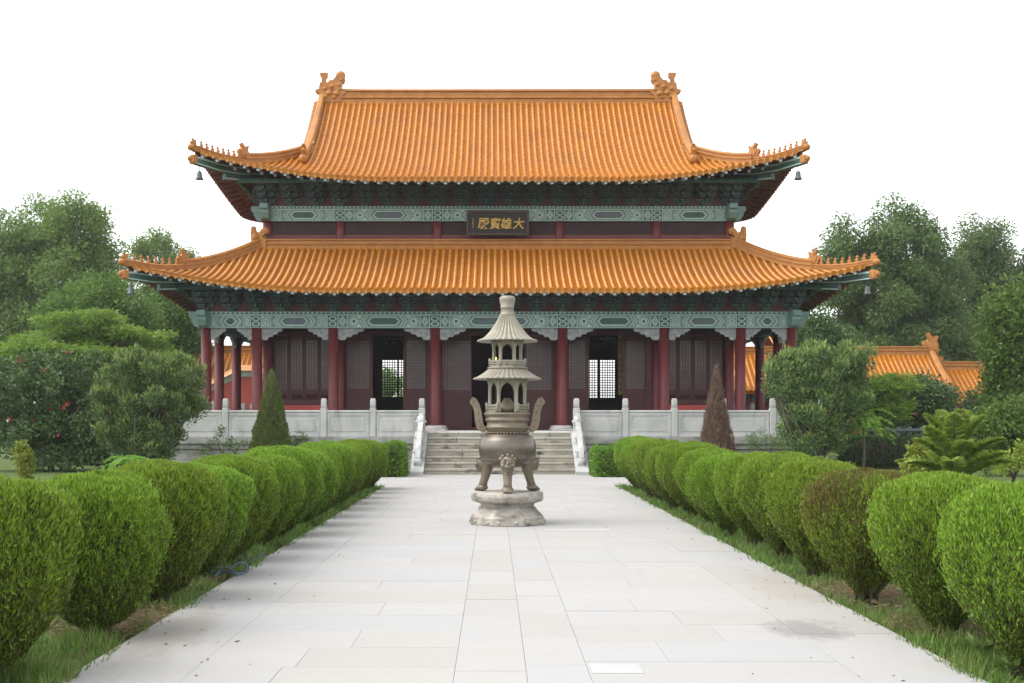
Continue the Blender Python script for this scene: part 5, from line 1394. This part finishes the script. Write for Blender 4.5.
tree('tall_tree', 'tall loose grey green drooping tree, the highest on the flowering bush side', 'tree', 62,
     [(28, 228, 42, 38), (75, 240, 38, 36), (5, 260, 50, 45), (50, 285, 62, 45), (98, 265, 24, 34), (10, 325, 60, 45), (90, 315, 50, 35)], 40, M['casuarina'], 220, .95, 95000, .25, .08, .28, droop=.25, flat=.8, shell=.45, group=G, nlimb=60)
tree('tall_tree', 'pale loose tree peeping over the lower eave tip on the flowering bush side', 'tree', 70,
     [(158, 258, 25, 24), (178, 290, 26, 32), (150, 300, 30, 35), (192, 268, 14, 16)], 168, M['casuarina'], 100, .85, 30000, .25, .08, .22, droop=.15, flat=.8, shell=.3, group=G, nlimb=40)
tree('broad_tree', 'rounded mid green tree between the tall grey tree and the feathery one', 'tree', 52,
     [(92, 310, 46, 34), (62, 325, 36, 26), (125, 318, 34, 30), (92, 350, 60, 40)], 92, M['broad'], 150, .68, 36000, .17, .09, .2, shell=.55, group=G, nlimb=40)
tree('broad_tree', 'dark open tree behind the end columns on the flowering bush side', 'tree', 58,
     [(172, 312, 24, 34), (190, 330, 22, 26), (160, 350, 34, 40)], 175, M['broad'], 90, .75, 20000, .19, .095, .18, shell=.4, group=G, nlimb=40)
tree('feathery_tree', 'spreading bright green feathery tree above the red flowered bush', 'tree', 43,
     [(95, 322, 44, 11), (62, 338, 44, 11), (130, 336, 48, 11), (40, 352, 36, 12), (105, 352, 72, 14), (150, 362, 40, 14)], 100, M['feather'], 150, .62, 40000, .20, .055, .13, flat=.22, shell=.2, group=G, nlimb=50, outward=1.0, jit=.35, droop=.1)
tree('tall_tree', 'huge dense dark drooping tree towering behind the low gallery roofs', 'tree', 64,
     [(862, 250, 36, 40), (905, 246, 42, 40), (845, 280, 32, 42), (895, 300, 60, 45), (935, 285, 28, 40), (870, 345, 60, 35), (930, 350, 55, 40)], 893, M['casuarina_dark'], 250, .95, 130000, .25, .085, .35, droop=.25, flat=.85, shell=.5, group=G, nlimb=60)
tree('tall_tree', 'second drooping tree beside the huge one at the garden corner', 'tree', 70,
     [(985, 252, 26, 30), (962, 285, 26, 40), (1000, 290, 34, 42), (985, 340, 60, 45), (1040, 300, 40, 50)], 985, M['casuarina_dark'], 190, .95, 85000, .25, .085, .28, droop=.2, flat=.85, shell=.3, group=G, nlimb=50)
tree('broad_tree', 'leafy broad tree in front of the lower gallery roof', 'tree', 37,
     [(1015, 318, 30, 30), (1000, 350, 22, 24), (1035, 350, 42, 42), (1040, 395, 48, 36), (1020, 300, 16, 14), (1005, 385, 22, 26)], 1035, M['broad'], 150, .52, 21000, .17, .09, .14, shell=.4, group=G, nlimb=50)
tree('broad_tree', 'round dark tree showing over the grey green shrub beside the end column', 'tree', 54,
     [(808, 338, 24, 26), (826, 345, 24, 28), (812, 368, 36, 40)], 815, M['hibiscus'], 80, .7, 12000, .24, .12, .16, shell=.5, group=G, nlimb=30)
tree('broad_tree', 'leafy tree glimpsed through the rear lattice of the hall', 'tree', 80, [(388, 384, 13, 22), (404, 380, 12, 20), (372, 392, 16, 22)], 390, M['casuarina'], 40, .6, 5000, .25, .1, .14, shell=.3, group=G, nlimb=20)
# far belt of woods that closes the garden
ells = []
for (pxa, pxb, d, top) in ((-260, 200, 90, 338), (790, 1300, 92, 345), (300, 460, 95, 398)):
    px = pxa
    while px < pxb: ells.append(ell(px, top+38+random.uniform(-10, 12), 30, 34, d+random.uniform(-6, 6))); px += 26
C, _ = ellipsoid_pts(420, ells, .4); o = foliage('woods', None, (0, 0, 0), C, 1.5*rng.uniform(.7, 1.3, 420), 30000, .8, .35, M['broad']); o['kind'] = 'stuff'
# flowering bushes
def flowers(t, base, ells, n, r=.06):
    P, d = ellipsoid_pts(n*5, ells, .96); ok = [i for i in range(len(P)) if d[i][1] < -.1 and d[i][2] > -.45][:n]
    src = None
    for i in ok:
        if src is None:
            m = 11; an = np.arange(m)*2*PI/m; ax = unit(np.stack([np.cos(an)*.9, np.full(m, -.45), np.sin(an)*.9], 1))
            src = leaf_mesh('flower', [(np.zeros((m, 3)), ax, np.full(m, r*1.25), np.full(m, r*.85), 0)], [M['petal']], t); o = src
        else: o = place_copy(src, (0, 0, 0), 0, t)
        o.location = V3(P[i]+d[i]*.10)-V3(base); s = random.uniform(.7, 1.15); o.scale = (s, s, s); o.rotation_euler = (0, random.uniform(0, 6), random.uniform(-.5, .5))
t, el, ba = tree('flowering_bush', 'big dark bush dotted with red flowers beside the grey green shrub', 'bush', 34,
     [(45, 398, 52, 42), (15, 400, 45, 46), (78, 385, 30, 34), (40, 440, 62, 30), (95, 425, 45, 42), (128, 440, 34, 30)], 50, M['hibiscus'], 230, .34, 30000, .13, .075, .08, shell=.6, nlimb=40, fork=.1, bark='twig')
flowers(t, ba, el, 26)
t, el, ba = tree('flowering_bush', 'dark bush with a few small red flowers in front of the low gallery', 'bush', 45,
     [(920, 402, 40, 26), (955, 412, 34, 24), (890, 415, 34, 26), (985, 420, 30, 24)], 925, M['hibiscus'], 150, .42, 19000, .17, .085, .08, shell=.5, nlimb=30, fork=.1, bark='twig')
flowers(t, ba, el, 10, .085)
tree('feathery_tree', 'small bright feathery tree between the grey green shrub and the gallery', 'tree', 41,
     [(868, 388, 34, 8), (895, 382, 26, 7), (850, 400, 26, 8), (880, 408, 34, 10)], 880, M['feather'], 90, .42, 9000, .2, .055, .06, flat=.3, shell=.2, nlimb=30, outward=1.0, jit=.35, droop=.1)
tree('leafy_shrub', 'leafy shrub under the broad tree behind the spreading young conifer', 'shrub', 31,
     [(1000, 430, 34, 22), (1035, 425, 36, 30), (985, 448, 30, 18)], 1010, M['broad'], 90, .32, 9000, .14, .07, .05, shell=.5, nlimb=20, fork=.1, bark='twig')
tree('leafy_shrub', 'dark leafy shrub behind the grey green shrub at the terrace end', 'shrub', 39,
     [(150, 425, 34, 26), (180, 440, 26, 20), (120, 440, 40, 22), (60, 440, 50, 24)], 150, M['hibiscus'], 110, .35, 14000, .14, .07, .06, shell=.5, nlimb=20, fork=.1, bark='twig')
# grey green shrubs with upright sprays on spreading stems
def juniper(label, d, spec, bpx, nc, nl):
    ells = [ell(*s, d, .85) for s in spec]; base = (PX(bpx, d), d, 0); t = thing('spreading_shrub', label, 'shrub', base, 0, 'grey green spreading shrubs by the terrace')
    C, _ = ellipsoid_pts(nc, ells, .5); foliage('crown', t, base, C, .21*rng.uniform(.7, 1.3, nc), int(nl*1.7), .11, .036, M['juniper'], 0, 1.2, .7, .8, .35, tips=(M['juniper_pale'], .45))
    mb = MB(); B = V3(base)
    for i in rng.choice(nc, 46, replace=False):
        e = V3(C[i]); mid = B.lerp(e, .45)+V3((random.uniform(-.15, .15), random.uniform(-.15, .15), .1)); a = random.uniform(0, 6)
        mb.tube([B+V3((.09*math.cos(a), .09*math.sin(a), -.05)), mid, e], [.045, .03, .008], 6)
    mb.build('trunk', M['bark'], t, base)
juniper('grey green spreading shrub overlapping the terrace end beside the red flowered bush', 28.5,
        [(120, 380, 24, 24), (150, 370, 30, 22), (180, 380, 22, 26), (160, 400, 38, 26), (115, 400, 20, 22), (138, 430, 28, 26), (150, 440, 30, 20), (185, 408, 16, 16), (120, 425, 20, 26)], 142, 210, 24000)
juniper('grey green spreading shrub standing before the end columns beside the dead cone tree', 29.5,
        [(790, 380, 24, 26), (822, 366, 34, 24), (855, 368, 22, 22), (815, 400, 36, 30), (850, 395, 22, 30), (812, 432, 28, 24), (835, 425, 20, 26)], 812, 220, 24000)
# cone trees
def cone(name, label, d, px, ptop, pbase_w, mat, n, ln, lw, upf, pw=1.0):
    base = (PX(px, d), d, 0); H = PZ(ptop, d); Rb = pbase_w/FPX*d/2; t = thing(name, label, 'tree', base)
    z = H*(1-np.sqrt(rng.random(n)))*.97+.02; th = rng.random(n)*2*PI; f = 1-z/H
    r = Rb*np.minimum(1.0, f**pw*1.18)*(1+.09*np.sin(5*th+z*3)+.07*np.sin(9*th-z*7))*(1-.25*rng.random(n)**2)
    r = np.where(z < .25, r*.8, r)
    b = np.stack([r*np.cos(th), r*np.sin(th), z], 1); ax = unit(np.stack([np.cos(th)*.45, np.sin(th)*.45, np.full(n, upf)], 1)+rng.normal(size=(n, 3))*.28)
    l = rng.uniform(ln*.6, ln*1.3, n)
    mb = MB(); mb.lathe([(Rb*.62, .1), (Rb*.7, H*.2), (Rb*.4, H*.55), (.01, H*.9)], 10)
    leaf_mesh('crown', [(b-ax*(l*.4)[:, None], ax, l, rng.uniform(lw*.7, lw*1.3, n), 0)], [mat, M['twig']], t, (mb.v, mb.f, [1]*len(mb.f)))
    mb = MB(); mb.tube([(0, 0, -.05), (0, 0, H*.5), (0, 0, H*.93)], [.06, .04, .01], 7)
    mb.build('trunk', M['twig'], t, (0, 0, 0))
cone('cone_tree', 'green narrow cone shaped conifer in front of the terrace balustrade', 31.0, 271.5, 366, 43, M['cone'], 15000, .10, .026, .9, .85)
cone('dead_cone_tree', 'dead reddish brown cone shaped conifer in front of the balustrade', 31.0, 716.5, 361, 36, M['dead'], 13000, .16, .016, 1.1, .95)
# young araucaria with thick curved fronds
ad = 17.5; base = (PX(955, ad), ad, 0); t = thing('young_conifer', 'young bright green conifer with thick curved fronds behind the hedge row', 'tree', base)
def frond(az, z0, L, rise, drop, mbw, out):
    P = []
    for k in range(15):
        s = k/14; P.append(np.array([math.cos(az)*L*s, math.sin(az)*L*s, z0+rise*s-drop*s*s]))
    P = np.array(P); mbw.tube([tuple(p) for p in P], [.014*(1-.7*k/14) for k in range(15)], 5)
    n = 900; s = rng.random(n); i = np.minimum((s*14).astype(int), 13); f = s*14-i; C = P[i]*(1-f)[:, None]+P[i+1]*f[:, None]; tg = unit(P[i+1]-P[i])
    side = unit(np.cross(tg, np.array([0, 0, 1.0]))); sg = np.where(rng.random(n) < .5, -1.0, 1.0); up = np.cross(side, tg)
    a = unit(side*sg[:, None]*1.0+tg*.5+up*rng.uniform(-.1, .5, n)[:, None]+rng.normal(size=(n, 3))*.12)
    ln = .20*np.sin(np.clip(s*.9+.12, 0, 1)*PI)**.5*rng.uniform(.8, 1.15, n); return out.append((C, a, ln, rng.uniform(.018, .03, n), s))
acc = []; mb = MB(); mb.tube([(0, 0, -.05), (.01, 0, .5), (0, 0, 1.25), (0, 0, PZ(408, ad))], [.05, .042, .02, .006], 8)
for (z0, L, rise, drop, m, ph) in ((.30, .95, .62, .46, 8, .2), (.58, .95, .90, .48, 7, .65), (.82, .72, .88, .30, 7, .1), (1.0, .48, .86, .16, 5, .5), (1.15, .22, .62, .03, 4, 0)):
    for k in range(m): frond(2*PI*k/m+ph, z0, L*random.uniform(.9, 1.1), rise*random.uniform(.85, 1.15), drop, mb, acc)
mb.build('trunk', M['bark'], t, (0, 0, 0))
gg = []
for (C, a, ln, w, s) in acc:
    tipm = (s > .72+rng.random(len(s))*.25) | (rng.random(len(s)) < .25)
    for m_, k in ((~tipm, 0), (tipm, 1)): gg.append((C[m_], a[m_], ln[m_], w[m_], k))
leaf_mesh('fronds', gg, [M['araucaria'], M['araucaria_tip']], t)
# sapling with drooping rosette leaves
def rosette(name, label, cat, px, d, ztop, L, n, mat, lw, rows=3, trunk=.035):
    base = (PX(px, d), d, 0); t = thing(name, label, cat, base); mb = MB(); mb.tube([(0, 0, -.05), (.04, 0, ztop*.5), (0, 0, ztop)], [trunk*1.3, trunk, trunk*.6], 7); mb.build('trunk', M['bark'], t, (0, 0, 0))
    B, A, Ls, W = [], [], [], []
    for k in range(n):
        az = rng.random()*6.28; z0 = ztop*(1-.28*rng.random()); rise = rng.uniform(.1, .55)
        for j in range(26):
            s = (j+1)/27; p = np.array([math.cos(az)*L*s, math.sin(az)*L*s, z0+rise*L*s-L*.7*s*s]); side = np.array([-math.sin(az), math.cos(az), 0])
            for sg in (-1, 1): B.append(p); A.append(side*sg*.9+np.array([math.cos(az), math.sin(az), -.25])*.5+rng.normal(size=3)*.1); Ls.append(L*.32*(1-.5*s)); W.append(lw)
    leaf_mesh('leaves', [(np.array(B), unit(np.array(A)), np.array(Ls), np.array(W), 0)], [mat], t)
rosette('sapling', 'young tree with drooping bright leaf tufts beside the grey green shrub', 'sapling', 863, 30, PZ(410, 30), .85, 16, M['feather'], .05)
rosette('fern_plant', 'small fern like plant at the foot of the grey green shrub', 'fern', 128, 26, .75, .62, 9, M['feather'], .04, trunk=.02)
def little(name, label, px, d, spec, mat, n, ll, lw):
    tree(name, label, 'shrub', d, spec, px, mat, 26, .11, n, ll, lw, .012, shell=.4, nlimb=5, fork=.05, bark='twig', crown='foliage')
little('yellow_shrub', 'small yellow green shrub standing alone on the lawn behind the hedge row', 25, 24, [(25, 455, 10, 10), (26, 468, 7, 12)], M['yellowgreen'], 1600, .075, .045)
little('yellow_shrub', 'pale yellow green leafy plant tucked beside the young conifer', 925, 20, [(922, 456, 13, 10), (918, 468, 14, 8)], M['yellowgreen'], 1500, .085, .045)
little('leafy_plant', 'low pale green plant at the garden edge beyond the young conifer', 1010, 22, [(1008, 462, 16, 10), (1024, 455, 10, 12)], M['yellowgreen'], 1300, .08, .04)
little('leafy_plant', 'thin straggly weed growing against the terrace wall by the green cone tree', 300, 32.6, [(300, 444, 9, 10), (292, 438, 6, 8)], M['juniper'], 500, .09, .035)
little('leafy_plant', 'thin straggly weed growing against the terrace wall beside the spreading shrub', 225, 32.4, [(222, 440, 10, 12), (238, 447, 10, 8), (208, 447, 10, 9)], M['juniper'], 700, .09, .035)
little('leafy_plant', 'tall thin grass tuft at the terrace wall beside the dead cone tree', 765, 32.4, [(765, 440, 18, 12), (785, 444, 14, 10)], M['broad'], 900, .16, .018)

# ------------------------------------------------------------------ low galleries, wavy wall, rail fence
def gable_roof(mb, x0, x1, yr, zr, hw, drop, m=0, pan=1, rows=True, curve=.12):
    K = 7
    for sg in (-1, 1):
        def P(x, t, dz=0): return V3((x, yr+sg*hw*t, zr-drop*(t*(1+curve)-curve*t*t)+dz))
        vs = [P(x0, k/K) for k in range(K+1)]+[P(x1, k/K) for k in range(K+1)]
        mb.add(vs, [(k, k+1, K+1+k+1, K+1+k) for k in range(K)], pan)
        vs = [P(x0, k/K, -.14) for k in range(K+1)]+[P(x1, k/K, -.14) for k in range(K+1)]
        mb.add(vs, [(k, k+1, K+1+k+1, K+1+k) for k in range(K)], pan)
        if sg < 0:
            n = int((x1-x0)/.27)
            for i in range(n+1):
                x = x0+(x1-x0)*i/n; mb.tube([P(x, k/4+.001, .015) for k in range(5)], .072, 7, m)
def gallery(label, px0, px1, d, pyr, pye, half, finial, lowz):
    x0, x1 = PX(px0, d), PX(px1, d); zr = PZ(pyr, d)-.38; ze = PZ(pye, d-half); t = thing('gallery', label, 'building', ((x0+x1)/2, d, 0), 0, 'low tiled galleries beside the hall')
    mb = MB(); gable_roof(mb, x0, x1, d, zr, half, zr-ze); rf = mb.build('roof', [M['tile'], M['pan']], t, None, fix=False)
    mb = MB(); mb.box(x0-.1, x1+.1, d-.16, d+.16, zr-.2, zr+.10, 0, .02); mb.box(x0-.1, x1+.1, d-.20, d+.20, zr+.103, zr+.15, 0, .01); mb.box(x0-.1, x1+.1, d-.12, d+.12, zr+.153, zr+.30, 0, .02); mb.box(x0-.1, x1+.1, d-.17, d+.17, zr+.303, zr+.38, 0, .03)
    mb.build('ridge', M['ridge'], rf, t.location)
    for sx, xe in ((-1, x0), (1, x1)):
        if finial[0 if sx < 0 else 1]:
            mb = MB(); o = V3((xe, d, zr+.25)); beast_mesh(mb, o, V3((-sx, 0, 0)), .8); mb.build('ridge_beast', M['ridge'], rf, t.location)
            mb = MB(); pts = [V3((xe, d-half*k/6, zr-(zr-ze)*(k/6*1.12-.12*(k/6)**2)+.03)) for k in range(7)]; mb.sweep(pts, scale_sec(RSEC, 1.1, 1.0), V3((1, 0, 0))); mb.build('gable_ridge', M['ridge'], rf, t.location)
    mb = MB(); mb.box(x0+.2, x1-.2, d-half+1.3, d+half-1.3, 0, ze+.25); mb.build('wall', M['redwall'], t)
    mb = MB(); mb.box(x0, x1, d-half+.32, d-half+.52, ze-.55, ze-.12); mb.build('eave_beam', M['teal_dark'], t)
    n = max(2, int((x1-x0)/2.6)); src = None
    for k in range(n+1):
        x = x0+.3+(x1-x0-.6)*k/n
        if src is None: mb = MB(); mb.lathe([(.14, 0), (.13, ze-.1)], 12, (0, 0, 0)); src = mb.build('column', M['red'], t, (0, 0, 0)); o = src
        else: o = place_copy(src, (0, 0, 0), 0, t)
        o.location = V3((x, d-half+.42, 0))-t.location
    return t
gallery('low gallery with orange tiled roof behind the feathery shrubs, higher of a stepped pair', 690, 931, 60, 346.5, 391, 2.6, (0, 1), 0)
gallery('lower gallery roof stepping down behind the leafy broad tree', 934, 1075, 60.5, 361.5, 404, 2.6, (1, 0), 0)
gallery('low gallery with orange tiled roof seen between the end columns on the flowering bush side', 60, 275, 60, 345.5, 388, 2.6, (1, 0), 0)
x0, x1 = PX(762, 67), PX(822, 67)
gallery('side hall with a higher orange roof glimpsed past the end columns', 764, 818, 68, 320, 352, 3.6, (0, 0), 0)
# red wall with a wavy tiled coping glimpsed through the end columns
wd_ = 54.0; t = thing('wavy_wall', 'red garden wall with curved white and orange coping seen between the end columns', 'wall', (PX(230, wd_), wd_, 0))
wp = [(196, 388), (203, 386), (213, 380), (224, 374), (234, 369), (243, 366), (252, 366), (262, 369), (280, 372)]
pts = [V3((PX(a, wd_), wd_, PZ(b, wd_))) for a, b in wp]
mb = MB(); mb.prism([(pts[0].x, 0)]+[(pts[-1].x, 0)]+[(p.x, p.z-.5) for p in pts[::-1]], (0, wd_, 0), V3((1, 0, 0)), V3((0, 0, 1)), .15); mb.build('wall', M['redwall'], t)
mb = MB(); mb.sweep([p-V3((0, 0, .42)) for p in pts], [(-.2, -.12), (.2, -.12), (.26, .16), (-.26, .16)], V3((0, 1, 0))); mb.build('white_band', M['marble'], t)
mb = MB(); mb.sweep([p-V3((0, 0, .25)) for p in pts], [(-.42, 0), (.42, 0), (.3, .12), (.08, .3), (-.08, .3), (-.3, .12)], V3((0, 1, 0))); 
mb.build('coping', M['tile'], t)
fd = 38.0; x0, x1 = PX(862, fd), PX(925, fd); t = thing('rail_fence', 'low grey rail fence behind the dark clipped hedge', 'fence', ((x0+x1)/2, fd, 0))
for zz in (.55, .95, 1.25):
    mb = MB(); mb.box(x0, x1, fd-.04, fd+.04, zz-.05, zz+.05, 0, .01); mb.build('rail', M['timber_grey'], t)
src = None
for k in range(6):
    if src is None: mb = MB(); mb.box(-.06, .06, -.055, .055, 0, 1.36, 0, .01); src = mb.build('post', M['timber_grey'], t, (0, 0, 0)); o = src
    else: o = place_copy(src, (0, 0, 0), 0, t)
    o.location = V3((x0+.1+(x1-x0-.2)*k/5, fd+.10, 0))-t.location

# ------------------------------------------------------------------ light, air, camera
mb = MB(); mb.box(-158, 158, -42, 168, -1.2, 19); hz = mb.build('haze', [bpy.data.materials.new('thin_haze')]); hz['kind'] = 'stuff'
hm = hz.data.materials[0]; hm.use_nodes = True; hm.node_tree.nodes.clear(); pv = hm.node_tree.nodes.new('ShaderNodeVolumePrincipled'); ho = hm.node_tree.nodes.new('ShaderNodeOutputMaterial')
pv.inputs['Color'].default_value = (.93, .96, 1, 1); pv.inputs['Density'].default_value = .0004; pv.inputs['Anisotropy'].default_value = .2; hm.node_tree.links.new(pv.outputs[0], ho.inputs['Volume'])
SUN_EL, SUN_AZ = R(56), R(-80)      # hazy sun high on the photographer's left, a little behind
w = bpy.data.worlds.new('World'); scene.world = w; w.use_nodes = True; nt = w.node_tree; nt.nodes.clear()
sky = nt.nodes.new('ShaderNodeTexSky'); sky.sky_type = 'NISHITA'; sky.sun_disc = False; sky.sun_elevation = SUN_EL
sd = V3((math.sin(SUN_AZ)*math.cos(SUN_EL), -math.cos(SUN_AZ)*math.cos(SUN_EL), math.sin(SUN_EL)))      # direction to the sun
sky.sun_rotation = math.atan2(sd.x, sd.y); sky.air_density = 1.0; sky.dust_density = 2.0; sky.ozone_density = 1.0; sky.altitude = 0
hs = nt.nodes.new('ShaderNodeHueSaturation'); hs.inputs['Saturation'].default_value = .12
bg = nt.nodes.new('ShaderNodeBackground'); bg.inputs['Strength'].default_value = .15; out = nt.nodes.new('ShaderNodeOutputWorld')
nt.links.new(sky.outputs[0], hs.inputs['Color']); nt.links.new(hs.outputs[0], bg.inputs[0]); nt.links.new(bg.outputs[0], out.inputs[0])
sl = bpy.data.lights.new('sun', 'SUN'); sl.energy = .5; sl.angle = R(55); sl.color = (1, .955, .89)
so = bpy.data.objects.new('sun', sl); COL.objects.link(so); so.rotation_euler = sd.to_track_quat('Z', 'Y').to_euler(); so.location = (0, 0, 40)
cam = bpy.data.cameras.new('camera'); co = bpy.data.objects.new('camera', cam); COL.objects.link(co)
co.location = (CX, 0, EYE); co.rotation_euler = (R(90), 0, 0); cam.sensor_width = 36; cam.lens = FPX/1024*36
cam.shift_x = (512-493.5)/1024; cam.shift_y = (420-341.5)/1024; cam.clip_start = .1; cam.clip_end = 2000
scene.camera = co
vs_ = scene.view_settings; vs_.view_transform = 'Standard'; vs_.look = 'None'; vs_.exposure = 1.57; vs_.gamma = 1.0
scene.cycles.max_bounces = 8; scene.cycles.transparent_max_bounces = 8; scene.cycles.sample_clamp_indirect = 8
